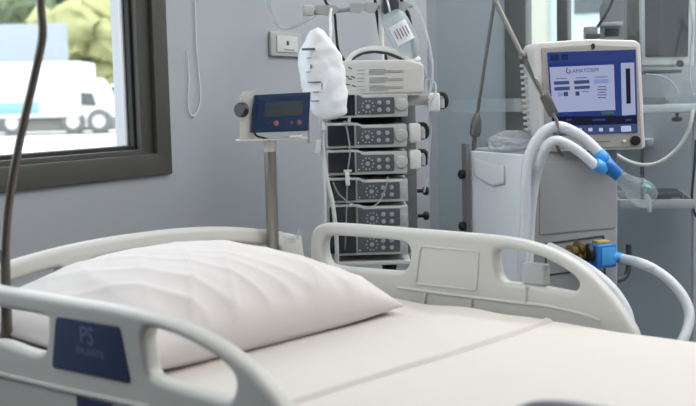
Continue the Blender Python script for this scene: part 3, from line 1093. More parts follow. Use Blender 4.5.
def make_pump(kind, plunger):
    """front at local y = 0, origin at the bottom left corner of the body"""
    w, h, d = 0.236, 0.0735, 0.16
    if kind == 'syringe':
        lab, nm = 'x', 'syringe_pump'
    else:
        lab, nm = 'x', 'volumetric_pump'
    t = thing(nm, lab, 'infusion pump', (0, 0, 0), 0, 'stacked infusion pumps')
    k1 = 0.198 if kind == 'syringe' else 0.212
    dx = 0.0 if kind == 'syringe' else 0.009
    body = rpoly([(0, 0), (0, h), (0.092, h), (0.106, h - 0.007), (w, h - 0.007), (w, 0)], 0.006)
    plate('body', body, [], d, 0.003, M['pumpw'], t, d / 2 + 0.0005, 2)
    plate('display_window', rrect(0.006, 0.083, 0.007, h - 0.007, 0.003), [], 0.003, 0.0008, M['pscr'], t, -0.0005)
    MB().box((0.0862, -0.001, h / 2), (0.0016, 0.003, h - 0.014)).build('divider_strip', M['lgrey'], t)
    kp = plate('keypad', rpoly([(0.089, 0.009), (0.089, h - 0.008), (0.096, h - 0.008), (0.107, h - 0.016), (k1, h - 0.016), (k1, 0.009)], 0.004), [], 0.003, 0.0008, M['keypad'], t, -0.0005)
    zc = 0.032
    dc_ = 0.121 + dx
    mb = MB()
    for k in range(10):
        a = 2 * PI * k / 10
        mb.cyl((dc_ + 0.0165 * math.cos(a), -0.0015, zc + 0.0165 * math.sin(a)), (dc_ + 0.0165 * math.cos(a), -0.0035, zc + 0.0165 * math.sin(a)), 0.0028, seg=8)
    mb.cyl((dc_, -0.0015, zc), (dc_, -0.0038, zc), 0.0065, seg=14)
    mb.build('dial_keys', M['btn'], kp)
    for bx_, bz in ((0.154 + dx, zc + 0.0105), (0.179 + dx, zc + 0.0105), (0.154 + dx, zc - 0.0105), (0.179 + dx, zc - 0.0105)):
        MB().cyl((bx_, -0.0015, bz), (bx_, -0.004, bz), 0.0066, seg=16, bev=0.001).build('button', M['btn'], kp)
    MB().cyl((0.0945, -0.0015, 0.0155), (0.0945, -0.003, 0.0155), 0.0016, seg=10).build('status_light', M['led'], kp)
    if kind == 'syringe':
        MB().lathe([(0.016, 0), (0.0195, 0.004), (0.0195, 0.014), (0.016, 0.019), (0.008, 0.021)], (0.219, 0.012, 0.034), (0, -1, 0), 24).build('plunger_guard', M['pumpw'], t)
        ex = 0.236 + plunger
        if plunger > 0.02:
            MB().box((0.236 + plunger / 2, 0.05, 0.046), (plunger + 0.01, 0.026, 0.03), 0.005).build('drive_arm', M['pumpw'], t)
        else:
            MB().box((0.236 + plunger / 2, 0.05, 0.036), (plunger + 0.01, 0.02, 0.018), 0.003).build('drive_arm', M['lgrey'], t)
        pg = MB().box((ex + 0.016, 0.035, 0.039), (0.034, 0.06, 0.056), 0.007, 3).build('plunger_grip', M['white'], t)
        hkm = MB().tube([(ex + 0.026, 0.03, 0.064), (ex + 0.046, 0.03, 0.062), (ex + 0.054, 0.03, 0.045), (ex + 0.050, 0.03, 0.028), (ex + 0.034, 0.03, 0.024)], 0.0065, 10)
        hkm.build('release_lever', M['black'], pg)
        MB().cyl((ex + 0.040, 0.026, 0.022), (ex + 0.040, 0.026, 0.048), 0.0075, seg=14).build('plunger_head', M['pumpw'], pg)
    else:
        MB().box((0.224, 0.0, 0.026), (0.016, 0.004, 0.03), 0.002).build('door_latch', M['lgrey'], t)
        MB().box((0.165, -0.0005, h - 0.0118), (0.105, 0.003, 0.004), 0.001).build('top_strip', M['white'], t)
    return t


lay = [  # kind, left px, top px, bottom px, plunger travel, label
    ('syringe', 326.5, 96.2, 118.5, 0.062, 'topmost syringe pump of the stack, its plunger arm drawn far out'),
    ('syringe', 326.0, 122.6, 148.8, 0.008, 'second syringe pump from the top, directly under the one drawn out'),
    ('syringe', 326.5, 150.0, 175.6, 0.008, 'third pump from the top, lowest one with a plunger grip'),
    ('volume', 327.5, 178.6, 203.4, 0.0, 'fourth pump from the top, first without a plunger grip'),
    ('volume', 328.0, 205.6, 230.0, 0.0, 'fifth pump from the top, right above the far rail'),
    ('volume', 328.0, 231.8, 256.2, 0.0, 'bottom pump of the stack, seen through the far rail opening'),
]
protos = {}
for kind, l, tpx, bpx, pt, lb in lay:
    key = (kind, pt)
    if key in protos:
        o = copy_tree(protos[key])
    else:
        o = protos[key] = make_pump(kind, pt)
    p = PX.L(l, bpx)
    o.location = PX.W(p.x, 0, p.z)
    o['label'] = lb
# dark syringe barrels / slots are the gaps between; a dark rack plate closes the stack behind
MB().box((PX.L(368, 170, 0.165).x, 0.166, (zb + zt0) / 2), (0.22, 0.006, zt0 - zb), 0.001).build('rack_plate', M['black'], st)

# --- bag, bottle
BGF = Fr(at(325, 75, 3.05))
bgt = thing('drainage_bag', 'crumpled milky plastic bag with printed scale, hanging left of the pumps', 'fluid bag', BGF.o)
prof_l = [(306, 40), (300, 52), (299, 65), (301, 80), (304, 92), (308, 100), (311, 108), (314, 114), (319, 119)]
prof_r = [(324, 33), (333, 44), (341, 56), (344, 70), (345, 84), (347, 96), (347, 106), (345, 114), (337, 118.5)]


def bag_mesh():
    A = spline([BGF.L(*p) for p in [(310, 31)] + prof_l + [(322, 120)]], 5)
    Bp = spline([BGF.L(*p) for p in [(317, 28)] + prof_r + [(330, 119.5)]], 5)
    n = min(len(A), len(Bp))
    b = bmesh.new()
    NS = 40
    rings = []
    for i in range(n):
        t = i / (n - 1)
        a, c = A[int(t * (len(A) - 1))], Bp[int(t * (len(Bp) - 1))]
        m, hw_ = (a + c) / 2, (c - a) / 2
        dp = 0.036 * (math.sin(PI * min(1, 0.06 + 0.94 * t)) ** 0.5) * (0.6 + 0.5 * t) + 0.003
        rg = []
        for k in range(NS):
            ph = 2 * PI * k / NS
            p = m + hw_ * math.cos(ph) + Vector((0, dp * math.sin(ph), 0))
            nn = noise.noise(p * 36) * 0.004 + noise.noise(p * 80) * 0.0012 + (1 - abs(noise.noise(p * 20 + Vector((5, 2, 1)))) * 2) * 0.004
            p += (p - m).normalized() * nn if (p - m).length > 1e-5 else Vector()
            rg.append(b.verts.new(p))
        rings.append(rg)
    for i in range(n - 1):
        for k in range(NS):
            b.faces.new((rings[i][k], rings[i + 1][k], rings[i + 1][(k + 1) % NS], rings[i][(k + 1) % NS]))
    b.faces.new(rings[0])
    b.faces.new(rings[-1][::-1])
    bmesh.ops.recalc_face_normals(b, faces=b.faces)
    mb = MB()
    mb.add(b)
    return mb


bag = bag_mesh().build('bag_film', M['bag'], bgt, 70)
for (px, py, w_, h_) in ((308.5, 49.2, 13, 2.2), (309, 58, 5, 0.8), (311, 66.5, 1.2, 4), (314, 82, 13, 0.8), (315, 101, 8, 0.8), (308, 72, 4, 0.7), (316, 92, 6, 0.7), (322, 88, 0.8, 10)):
    p = BGF.L(px, py, -0.036)
    MB().box((p.x, -0.034, p.z), (w_ * 0.00277, 0.006, h_ * 0.00277), 0.0005).build('scale_mark', M['ink'], bgt)
MB().tube([BGF.L(330, 42, 0.02), BGF.L(330.5, 28, 0.05), BGF.L(330, 18, 0.2), BGF.L(331, 9, 0.32)], 0.0045, 8).build('hanging_strap', M['white'], bgt)
MB().lathe([(0.010, 0), (0.012, 0.008), (0.008, 0.012), (0.006, 0.035)], BGF.L(324, 117), (0, 0, -1), 16).build('outlet_port', M['tubew'], bgt)

BTF = Fr(at(400, 35, 3.28))
bt = thing('infusion_bottle', 'clear plastic infusion bottle hanging tilted above the top unit', 'infusion bottle', BTF.o)
p_top, p_bot = BTF.L(390, 12), BTF.L(414, 58)
axv = (p_bot - p_top)
Lb = axv.length
axn = axv.normalized()
MB().lathe([(0.016, 0), (0.028, 0.005), (0.037, 0.018), (0.040, 0.04), (0.040, Lb * 0.72), (0.036, Lb * 0.84), (0.022, Lb * 0.95), (0.014, Lb)], p_top, axn, 28).build('bottle', M['liquid'], bt)
nb = p_bot + axn * 0.001
MB().lathe([(0.016, 0), (0.017, 0.012), (0.012, 0.016), (0.011, 0.024)], nb, axn, 20).build('bottle_cap', M['white'], bt)
sd = axn.cross(Vector((0, -1, 0))).normalized()
lm = bmesh.new()
for k in range(9):
    a_ = math.radians(-42 + 84 * k / 8)
    for t_ in (0.26, 0.66):
        lm.verts.new(p_top + axn * Lb * t_ + (Vector((0, -1, 0)) * math.cos(a_) + sd * math.sin(a_)) * 0.0408)
lm.verts.ensure_lookup_table()
for k in range(8):
    lm.faces.new((lm.verts[2 * k], lm.verts[2 * k + 1], lm.verts[2 * k + 3], lm.verts[2 * k + 2]))
mb = MB()
mb.add(lm)
lb_ = mb.build('bottle_label', M['paper'], bt)
lp = MB()
rotl = Vector((1, 0, 0)).rotation_difference(axn).to_matrix().to_4x4()
for k in range(5):
    c = p_top + axn * Lb * 0.46 + sd * (-0.018 + 0.009 * k) + Vector((0, -0.0412 + 0.5 * (0.0 + (-0.018 + 0.009 * k) ** 2) / 0.041, 0))
    lp.box(c, (0.034 if k % 2 else 0.026, 0.0012, 0.0028), rot=rotl)
lp.build('label_print', M['redp'], lb_)
MB().tube([p_top, p_top + Vector((-0.004, 0, 0.02)), p_top + Vector((-0.008, 0.06, 0.05))], 0.003, 8).build('hanging_loop', M['white'], bt)
dc = nb + axn * 0.024
MB().lathe([(0.004, 0), (0.009, 0.004), (0.010, 0.02), (0.010, 0.04), (0.005, 0.046)], dc, (axn + Vector((0.1, 0, -0.3))).normalized(), 16).build('drip_chamber', M['clear'], bt)
e0 = BTF.o + dc + (axn + Vector((0.1, 0, -0.3))).normalized() * 0.045

# tubes and leads of the tower
T = lambda px, py, y=0.0: PX.o + PX.x * PX.L(px, py, y).x + Vector((0, y, PX.L(px, py, y).z))
wire('infusion_tube', 'clear tube arching down right of the bottle to the top pump', 'tube', [T(402, -40, 0.1), T(408, -5, 0.1), T(420, 14, 0.09), T(428, 40, 0.08), T(432, 62, 0.06), T(432, 80, 0.04), T(428, 100, 0.0)], 0.0045, 'tube')
wire('infusion_tube', 'clear tube from the drip chamber winding down past the plunger grips', 'tube', [e0, T(432, 80, 0.05), T(436, 91, 0.01), T(428, 112, -0.01), T(431, 128, -0.005), T(429, 150, 0.0), T(428, 175, 0.0), T(424, 192, 0.02)], 0.003, 'tube')
wire('drain_tube', 'white tube running down the left side of the pumps from the bag', 'tube', [T(323, 117, -0.15), T(321.5, 130, -0.06), T(323.5, 156, -0.03), T(327, 180, -0.025), T(332, 200, -0.025), T(335, 222, -0.025), T(336.5, 240, -0.02), T(337, 262, 0.0), T(338, 300, 0.05)], 0.0065, 'tubew')
wire('infusion_tube', 'white tube hugging the left edge of the pump stack beside the drain tube', 'tube', [T(320, 118, -0.02), T(322.5, 150, -0.03), T(325, 190, -0.03), T(325, 230, -0.03), T(324, 280, 0.0)], 0.0042, 'tubew')
tc_ = T(318, 147, -0.05)
clp = thing('tube_clamp', 'small white pinch clamp on the tube left of the third pump', 'tube clamp', tc_)
MB().box((0, 0, 0), (0.014, 0.012, 0.04), 0.003, rot=Matrix.Rotation(0.12, 4, 'Y')).build('clamp_body', M['white'], clp)
MB().box((-0.008, 0, 0.008), (0.006, 0.01, 0.02), 0.002).build('clamp_lever', M['offw'], clp)
wire('infusion_tube', 'thin clear line looping across the fourth and fifth pumps', 'tube', [T(333, 182, -0.02), T(339, 194, -0.02), T(352, 204, -0.018), T(366, 208, -0.015), T(378, 203, -0.012), T(385, 190, -0.01), T(388, 177, -0.004)], 0.0022, 'tube')
wire('infusion_tube', 'thin clear line hanging straight in front of the pump displays', 'tube', [T(345, 121, -0.02), T(348, 135, -0.014), T(350, 152, -0.012), T(348, 170, -0.012), T(347, 195, -0.01), T(346, 225, -0.008), T(345, 250, 0.0)], 0.0024, 'tube')
cl2 = T(347.5, 178.5, -0.024)
c2 = thing('roller_clamp', 'white roller clamp dangling in front of the fourth pump display', 'roller clamp', cl2)
MB().box((0, 0, 0), (0.013, 0.012, 0.042), 0.003, rot=Matrix.Rotation(-0.05, 4, 'Y')).build('clamp_body', M['white'], c2)
MB().box((0.001, 0, 0.022), (0.024, 0.01, 0.007), 0.002).build('clamp_flange', M['offw'], c2)
cl3 = T(349, 124, -0.03)
c3 = thing('tube_connector', 'small clear connector below the bag outlet on the top pump', 'connector', cl3)
MB().cyl((-0.018, 0, 0.004), (0.016, 0, -0.002), 0.006, 0.005, 14, 0.001).build('connector_body', M['clear'], c3)
MB().cyl((0.0, 0, 0.0), (0.002, 0, 0.02), 0.005, 0.004, 12).build('connector_branch', M['lgrey'], c3)
wire('power_cable', 'black cable dropping beside the left end of the top unit handle', 'cable', [T(321, -30, 0.24), T(325, 0, 0.24), T(334, 12, 0.24), T(336, 30, 0.24), T(338, 48, 0.24), T(344, 60, 0.24), T(350, 70, 0.24)], 0.0042, 'black')
wire('power_cable', 'black cable running down through the opening of the handle', 'cable', [T(373, -40, 0.24), T(375, 0, 0.24), T(378, 22, 0.24), T(381, 42, 0.24), T(386, 58, 0.24), T(388, 80, 0.24)], 0.0048, 'black')
wire('power_cable', 'black cable curving behind the tilted infusion bottle', 'cable', [T(397, -30, 0.25), T(402, 2, 0.25), T(408, 14, 0.25), T(411, 28, 0.25), T(413, 45, 0.25), T(416, 70, 0.25)], 0.006, 'black')

# ================================================================== VENTILATOR
near = at(530, 200, 3.0)
VF = Fr((near.x, near.y, 0), math.radians(25))
vt = thing('ventilator', 'ventilator with lit blue touchscreen on a tower tinted bright at the side and shaded in front', 'ventilator', VF.o, VF.rz)
W_, D_ = VF.L(619, 200).x, 0.31
ztp = VF.L(560, 150).z
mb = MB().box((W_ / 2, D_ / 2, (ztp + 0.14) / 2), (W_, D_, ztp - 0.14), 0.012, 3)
body = mb.build('tower', M['vshade'], vt)
sl = Fr(VF.o, VF.rz)
MB().box((-0.004, D_ / 2, (ztp + 0.16) / 2 - 0.003), (0.012, D_ - 0.01, ztp - 0.17), 0.005, 3).build('side_cover', M['vlit'], body)
plate('front_panel', rrect(0.03, W_ - 0.012, VF.L(560, 233).z, ztp - 0.03, 0.006), [], 0.004, 0.0015, M['vshade'], body, -0.001)
# recess plate with the gas valves
rp_ = rpoly(VF.P([(545, 243), (604, 235), (606, 290), (545, 296)]), 0.004)
ri_ = rpoly(VF.P([(546.5, 244.6), (602.5, 236.8), (604.5, 288.5), (546.5, 294.3)]), 0.004)
plate('recess_rim', rp_, [ri_], 0.004, 0.001, M['dgrey'], body, -0.001)
MB().box((VF.L(560, 273).x + 0.01, -0.001, VF.L(560, 273.5).z), (0.1, 0.003, 0.005), 0.001).build('recess_slot', M['dgrey'], body)
vb = MB()
for px, py, r in ((566, 252, 0.010), (573, 250, 0.013), (581, 247, 0.015), (585, 254, 0.016), (578, 257, 0.012)):
    p = VF.L(px, py, -0.02)
    vb.cyl((p.x, 0.0, p.z), (p.x, -0.035, p.z), r, r * 0.8, 12, 0.002)
p = VF.L(578, 251, -0.02)
vb.cyl((p.x - 0.035, -0.02, p.z - 0.002), (p.x + 0.03, -0.02, p.z + 0.002), 0.008, seg=12)
vb.build('brass_valves', M['brass'], vt)
p = VF.L(589, 253, -0.03)
MB().cyl((p.x - 0.014, -0.03, p.z), (p.x + 0.002, -0.03, p.z), 0.027, seg=20, bev=0.003).build('valve_collar', M['black'], vt)
a_, b_ = VF.L(591, 244, -0.035), VF.L(611, 266, -0.035)
ft_ = MB().box(((a_.x + b_.x) / 2, -0.035, (a_.z + b_.z) / 2), (b_.x - a_.x, 0.055, a_.z - b_.z), 0.006, 3).build('blue_filter', M['blue'], vt)
MB().box(((a_.x + b_.x) / 2 + 0.004, -0.063, (a_.z + b_.z) / 2), (b_.x - a_.x - 0.022, 0.004, a_.z - b_.z - 0.018), 0.002).build('filter_window', M['cyan'], ft_)
MB().box(((a_.x + b_.x) / 2, -0.035, a_.z + 0.004), (0.04, 0.03, 0.008), 0.002).build('filter_tab', M['gold'], ft_)
n0, n1 = VF.L(608, 256.5, -0.045), VF.L(625, 258.5, -0.045)
MB().lathe([(0.020, 0), (0.022, 0.006), (0.022, 0.018), (0.017, 0.024), (0.015, 0.048)], n0, (n1 - n0), 20).build('hose_connector', M['cyan'], ft_)
hd = MB().tube([VF.L(*q, 0.04) for q in ((628.5, 244), (629, 256), (628.5, 268), (625.5, 276), (619, 280), (612, 280))], 0.0085, 12)
hd.build('cart_handle', M['dgrey'], vt)
# wheeled base
MB().box((W_ / 2, D_ / 2, 0.12), (W_ + 0.12, D_ + 0.12, 0.05), 0.015).build('cart_base', M['lgrey'], vt)
for sx in (0.0, W_):
    for sy in (0.0, D_):
        MB().cyl((sx - 0.015, sy, 0.048), (sx + 0.015, sy, 0.048), 0.048, seg=20, bev=0.005).build('castor', M['dgrey'], vt)
# rail bracket on the far left edge with two black knobs
rb = VF.loc(at(471.5, 178, 3.27))
rbk = MB().box((-0.022, D_ - 0.01, VF.loc(at(471, 200, 3.27)).z), (0.012, 0.03, 0.34), 0.003)
rbk.build('accessory_rail', M['mgrey'], vt)
for py in (174, 225.5):
    kz = VF.loc(at(467, py, 3.27)).z
    MB().lathe([(0.007, 0), (0.014, 0.004), (0.014, 0.014), (0.009, 0.018)], (-0.028, D_ - 0.012, kz), (-1, 0, 0), 16).build('rail_knob', M['black'], vt)

# display head (faces the camera more than the tower does)
DF = Fr((at(590, 95, 3.02).x, 3.02, 0), math.radians(2))
tw = lambda fx, fy, fz: VF.loc(DF.W(fx, fy, fz))
disp = bpy.data.objects.new('display_head', None)
COL.objects.link(disp)
disp.parent = vt
disp.location = VF.loc(DF.o)
disp.rotation_euler = (0, 0, DF.rz - VF.rz)
disp_z = 0


def sub(o):
    o.parent = disp
    return o


bz_out = rpoly(DF.P([(533.5, 49), (537, 42.5), (590, 39), (636, 40), (641, 44), (646, 147), (643, 149.5), (543, 152), (540, 149)]), 0.008)
DP = 0.155
bz = plate('display_housing', bz_out, [], DP, 0.006, M['bezel'], disp, DP / 2 + 0.004, 3)
fcx = rpoly(DF.P([(541, 47.5), (590, 44.5), (637, 46.5), (642.5, 147), (546, 149.5)]), 0.006)
plate('display_bezel', fcx, [], 0.006, 0.002, M['bezel2'], disp, 0.003)
sc_out = DF.P([(547, 52.5), (635.5, 49.5), (637.5, 132.5), (553, 135.5)])
scr = plate('touchscreen', rpoly(sc_out, 0.002), [], 0.003, 0.0006, M['s_blue'], disp, -0.0008)


def sbox(name, pts, m, y=-0.003):
    return plate(name, rpoly(DF.P(pts), 0.0015, 2), [], 0.001, 0.0, M[m], scr, y)


sbox('status_bar', [(548, 53.5), (634.5, 50.8), (635, 60), (548.5, 63)], 's_top')
sbox('alarm_box', [(549.5, 55), (558, 54.7), (558, 60.5), (550, 61)], 's_navy', -0.0042)
sbox('alarm_box', [(561, 54.5), (567.5, 54.3), (567.5, 60), (561.5, 60.3)], 's_navy', -0.0042)
sbox('start_panel', [(549.3, 67.3), (613.5, 64.5), (615, 110), (552.5, 112.5)], 's_pale')
sbox('side_panel', [(620.5, 63), (633.8, 62.5), (635.3, 114.5), (621.8, 115.5)], 's_pale')
sbox('pressure_bar', [(625.2, 68.5), (629.6, 68.3), (630.4, 103.5), (626, 103.8)], 's_dark', -0.0042)
for pts, m_ in (([(553.5, 81.5), (568.8, 80.8), (569, 84.2), (553.8, 85)], 's_mid'), ([(573.6, 80.6), (588.8, 79.9), (589, 83.4), (573.8, 84.2)], 's_mid'),
                ([(593.2, 79.6), (608.2, 79), (608.4, 83), (593.4, 83.7)], 's_sky'), ([(553.9, 87.2), (569.2, 86.4), (569.4, 90), (554.1, 90.8)], 's_mid'),
                ([(574, 86.3), (589.2, 85.5), (589.4, 88.6), (574.2, 89.5)], 's_mid')):
    bt_ = sbox('mode_button', pts, m_, -0.0042)
sbox('icon', [(557.5, 92.3), (562, 92.1), (562.2, 96.3), (557.7, 96.5)], 's_sky', -0.0042)
sbox('icon', [(563.2, 92), (567.5, 91.8), (567.7, 96.1), (563.4, 96.3)], 's_ink', -0.0042)
sbox('icon', [(575, 91.5), (579, 91.3), (579.2, 95.6), (575.2, 95.8)], 's_ink', -0.0042)
for k in range(5):
    p = DF.L(601.5, 86.8 + 2.7 * k)
    MB().box((p.x, -0.0042, p.z), (0.026 if k % 2 else 0.021, 0.001, 0.0022)).build('screen_line', M['s_ink'], scr)
for px, py, w_ in ((561, 78.6, 0.03), (581, 77.8, 0.03), (601, 77, 0.034), (585, 91.5, 0.018)):
    p = DF.L(px, py)
    MB().box((p.x, -0.0042, p.z), (w_, 0.001, 0.0016)).build('screen_line', M['s_ink'], scr)
tpx = DF.L(585, 70.6)
text('screen_title', 'AMATOSIM', 0.0145, M['s_ink'], scr, (tpx.x, -0.0042, tpx.z), rot=Matrix.Rotation(-0.015 - 0.02, 4, 'Y'))
lg = MB()
p = DF.L(568.5, 71)
lg.tube([(p.x - 0.004, -0.0042, p.z + 0.009), (p.x - 0.007, -0.0042, p.z), (p.x - 0.002, -0.0042, p.z - 0.006), (p.x + 0.004, -0.0042, p.z - 0.003), (p.x + 0.002, -0.0042, p.z + 0.003)], 0.0014, 6)
lg.build('screen_logo', M['s_ink'], scr)
sbox('dark_band', [(552.2, 116.5), (636.5, 113.5 + 2.2), (636.8, 123.5), (553, 126)], 's_dark')
sbox('green_field', [(601, 111.6), (613.5, 111), (613.6, 113.8), (601.2, 114.4)], 's_green', -0.0046)
sbox('menu_bar', [(553, 126.6), (637, 124), (637.3, 131.8), (553.4, 134.8)], 's_mid')
sbox('menu_key', [(620.5, 126), (630.5, 125.6), (630.8, 131.4), (620.8, 131.8)], 's_white', -0.0042)
for px in (567, 577.5, 588, 598.5, 609):
    sbox('menu_icon', [(px, 128), (px + 4, 127.8), (px + 4.1, 131.2), (px + 0.1, 131.4)], 's_white', -0.0042)
for px, w_ in ((566, 5), (592, 13), (625, 6)):
    sbox('menu_text', [(px, 119), (px + w_, 118.6), (px + w_, 120.6), (px, 121)], 's_top', -0.0042)
kc = DF.L(635, 140.5)
MB().lathe([(0.0135, 0), (0.0135, 0.010), (0.011, 0.014)], (kc.x, 0.0, kc.z), (0, -1, 0), 24).build('rotary_knob', M['black'], disp)
kc = DF.L(624.3, 141)
MB().cyl((kc.x, 0.001, kc.z), (kc.x, -0.004, kc.z), 0.0045, seg=16, bev=0.001).build('power_button', M['white'], disp)
kc = DF.L(593, 46.3)
plate('maker_badge', [(kc.x + 0.0055 * math.cos(a) , kc.z + 0.008 * math.sin(a)) for a in [2 * PI * k / 20 for k in range(20)]], [], 0.003, 0.0005, M['inkb'], disp, -0.001)
kc = DF.L(601, 141.5)
MB().box((kc.x, -0.0004, kc.z), (0.05, 0.001, 0.0035)).build('model_print', M['mgrey'], disp)
# cooling fins on its left side
for k in range(15):
    z_ = DF.L(538, 58 + k * 6.1).z
    xl = DF.L(534.5 + 0.062 * (58 + k * 6.1 - 50), 60 + k * 6, 0.004).x
    MB().box((xl - 0.003, 0.135, z_), (0.02, 0.05, 0.008), 0.002).build('cooling_fin', M['bezel'], disp)
MB().box((DF.L(590, 150).x, 0.09, (ztp + DF.L(590, 148).z) / 2), (0.16, 0.1, 0.02), 0.004).build('neck', M['dgrey'], disp)

# paper sheet curling over the top left edge of the tower
pf = bmesh.new()
g = []
for i in range(15):
    row = []
    for j in range(9):
        t, u = i / 14, j / 8
        wv = VF.loc(at(477 + 34 * u, 157.5 + 4.0 * u, 3.25 - 0.14 * u))
        tt = t * (0.5 + 0.5 * (1 - abs(u - 0.6))) * 0.075
        o_ = Vector((-0.013 - 0.022 * math.sin(t * 1.5) * (0.3 + 0.7 * u), -0.012 * t, -tt * (0.55 + 0.45 * t) + 0.008 * math.sin(t * PI)))
        row.append(pf.verts.new(VF.W(0, 0, 0) + VF.x * (wv.x + o_.x) + VF.y * (wv.y + o_.y) + Vector((0, 0, wv.z + o_.z)) - VF.o))
    g.append(row)
for i in range(14):
    for j in range(8):
        pf.faces.new((g[i][j], g[i + 1][j], g[i + 1][j + 1], g[i][j + 1]))
mb = MB()
mb.add(pf)
pp = tag(mb.build('paper_sheet', M['paper'], loc=VF.o, ang=180), 'white sheet of paper curling over the top edge of the white tower side', 'paper')
pp.modifiers.new('thickness', 'SOLIDIFY').thickness = 0.0012

# clear bag lying on top
bgc = VF.loc(at(514, 150, 3.12))
bb = bmesh.new()
bmesh.ops.create_icosphere(bb, subdivisions=4, radius=1)
for v in bb.verts:
    n_ = 1 + 0.28 * noise.noise(v.co * 2.6) + 0.14 * (1 - abs(noise.noise(v.co * 6)) * 2)
    v.co = Vector((v.co.x * 0.062 * n_, v.co.y * 0.06 * n_, max(-0.018, v.co.z * 0.032 * n_)))
mb = MB()
mb.add(bb)
bl_ = tag(mb.build('plastic_bag', M['film'], loc=VF.W(bgc.x, bgc.y, ztp + 0.019), ang=50), 'crumpled clear plastic bag lying on the tower behind the hoses', 'plastic bag')

# --- support arm
AF = Fr(at(500, 100, 3.12))
arm = thing('circuit_support_arm', 'hinged steel arm holding the white hoses in front of the screen', 'support arm', AF.o)
Y0 = 0.12


def A_(px, py, y):
    return AF.L(px, py, y)


MB().cyl(A_(473.8, 190, 0.15), A_(474.5, 132, 0.15), 0.0075, seg=16).build('post', M['asteel'], arm)
p0_, p1_ = A_(474.8, 137, 0.15), A_(477.3, 113, 0.15)
MB().lathe([(0.009, 0), (0.016, 0.004), (0.0175, 0.025), (0.0145, 0.052), (0.007, (p1_ - p0_).length)], p0_, p1_ - p0_, 18).build('joint_sleeve', M['asteel'], arm)
MB().tube([A_(477.3, 115, 0.15), A_(485, 62, 0.13), A_(495.5, -6, 0.1)], 0.0052, 10).build('lower_rod', M['asteel'], arm)
ux = [A_(489, -14, 0.1), A_(497, 4, 0.08), A_(523.2, 57.5, 0.0)]
MB().tube(ux, 0.007, 12).build('upper_rod', M['asteel'], arm)
c_ = A_(523.5, 58, 0.0)
jb = MB().ball(c_, (0.016, 0.016, 0.017))
jb.cyl(c_ + Vector((0, -0.018, 0)), c_ + Vector((0, 0.018, 0)), 0.0085, seg=16, bev=0.001)
jb.build('elbow_joint', M['asteel'], arm)
MB().tube([c_, A_(536, 82, -0.1), A_(549, 106, -0.18)], 0.0068, 12).build('fore_rod', M['asteel'], arm)
cp = A_(549, 105, -0.185)
hkk = MB().box(cp, (0.026, 0.026, 0.062), 0.004, rot=Matrix.Rotation(-0.42, 4, 'Y'))
hkk.tube([A_(553, 114, -0.2), A_(557, 121, -0.27), A_(559, 130, -0.29), A_(556, 140, -0.29), A_(559, 151, -0.29), A_(563, 155, -0.28)], 0.0045, 8)
hkk.build('hose_clip', M['asteel'], arm)

# --- breathing circuit
HF = Fr(at(560, 150, 2.86))
H_ = lambda px, py, y=0.0: HF.W(*HF.L(px, py, y).to_tuple()) if False else HF.o + Vector((HF.L(px, py, y).x, y, HF.L(px, py, y).z))
H_ = lambda px, py, y=0.0: HF.o + HF.L(px, py, y)
wire('breathing_hose', 'white corrugated hose arching highest over the arm clip to the blue connector', 'hose',
     [H_(602, 156, -0.01), H_(587, 141, 0), H_(572, 131, 0), H_(558, 126.5, 0), H_(546, 130.5, 0), H_(536, 141, 0), H_(529, 157, 0.0), H_(526, 178, 0.0), H_(525, 220, 0.0), H_(523, 258, 0.0), H_(522, 300, 0.02)], 0.0142, 'hose', 18, ribs=0.0007, rib_len=0.006)
wire('breathing_hose', 'white corrugated hose just below the highest one, dropping beside the tower edge', 'hose',
     [H_(597, 167, -0.045), H_(581, 153, -0.04), H_(567, 144, -0.035), H_(556, 140.5, -0.035), H_(548, 145, -0.03), H_(541, 160, -0.01), H_(535, 182, 0.02), H_(531, 215, 0.03), H_(529, 255, 0.03), H_(528, 300, 0.03)], 0.0125, 'hose', 18, ribs=0.0007, rib_len=0.006)
yc = thing('y_connector', 'bright blue Y connector joining the two white hoses to the clear mask', 'connector', H_(608, 164))
yo = H_(608, 164)
q = lambda px, py, y=0.0: H_(px, py, y) - yo
MB().lathe([(0.016, 0), (0.0185, 0.004), (0.0185, 0.024), (0.016, 0.028), (0.015, 0.036)], q(597.5, 152.5, -0.01), q(610, 166, -0.02) - q(597.5, 152.5, -0.01), 20).build('hose_cuff', M['cyan'], yc)
MB().lathe([(0.016, 0), (0.0175, 0.004), (0.0175, 0.024), (0.016, 0.028), (0.015, 0.034)], q(594.5, 164, -0.045), q(609, 172, -0.03) - q(594.5, 164, -0.045), 20).build('hose_cuff', M['cyan'], yc)
MB().lathe([(0.020, 0), (0.022, 0.01), (0.0185, 0.026), (0.0165, 0.05)], q(604, 163, -0.028), q(622, 178, -0.03) - q(604, 163, -0.028), 20).build('junction', M['blue'], yc)
MB().cyl(q(604, 154, -0.02), q(610, 160, -0.02), 0.006, seg=12).build('port_cap', M['lcyan'], yc)
mk = thing('patient_mask', 'clear plastic elbow and mask hanging from the blue Y connector', 'mask', H_(634, 186))
mo = H_(634, 186)
q2 = lambda px, py, y=0.0: H_(px, py, y) - mo
MB().lathe([(0.0175, 0), (0.019, 0.02), (0.024, 0.035), (0.034, 0.055), (0.036, 0.085), (0.026, 0.105), (0.012, 0.112)], q2(619, 176, -0.03), q2(646, 196, -0.03) - q2(619, 176, -0.03), 24).build('mask_shell', M['clear'], mk)
MB().tube([q2(646, 195, -0.03), q2(649, 200, -0.03), q2(649.5, 212, -0.03)], 0.0055, 12).build('outlet_tube', M['tube'], mk)
MB().cyl(q2(643, 185, -0.03), q2(650, 188.5, -0.03), 0.006, seg=12, bev=0.001).build('sampling_cap', M['teal'], mk)

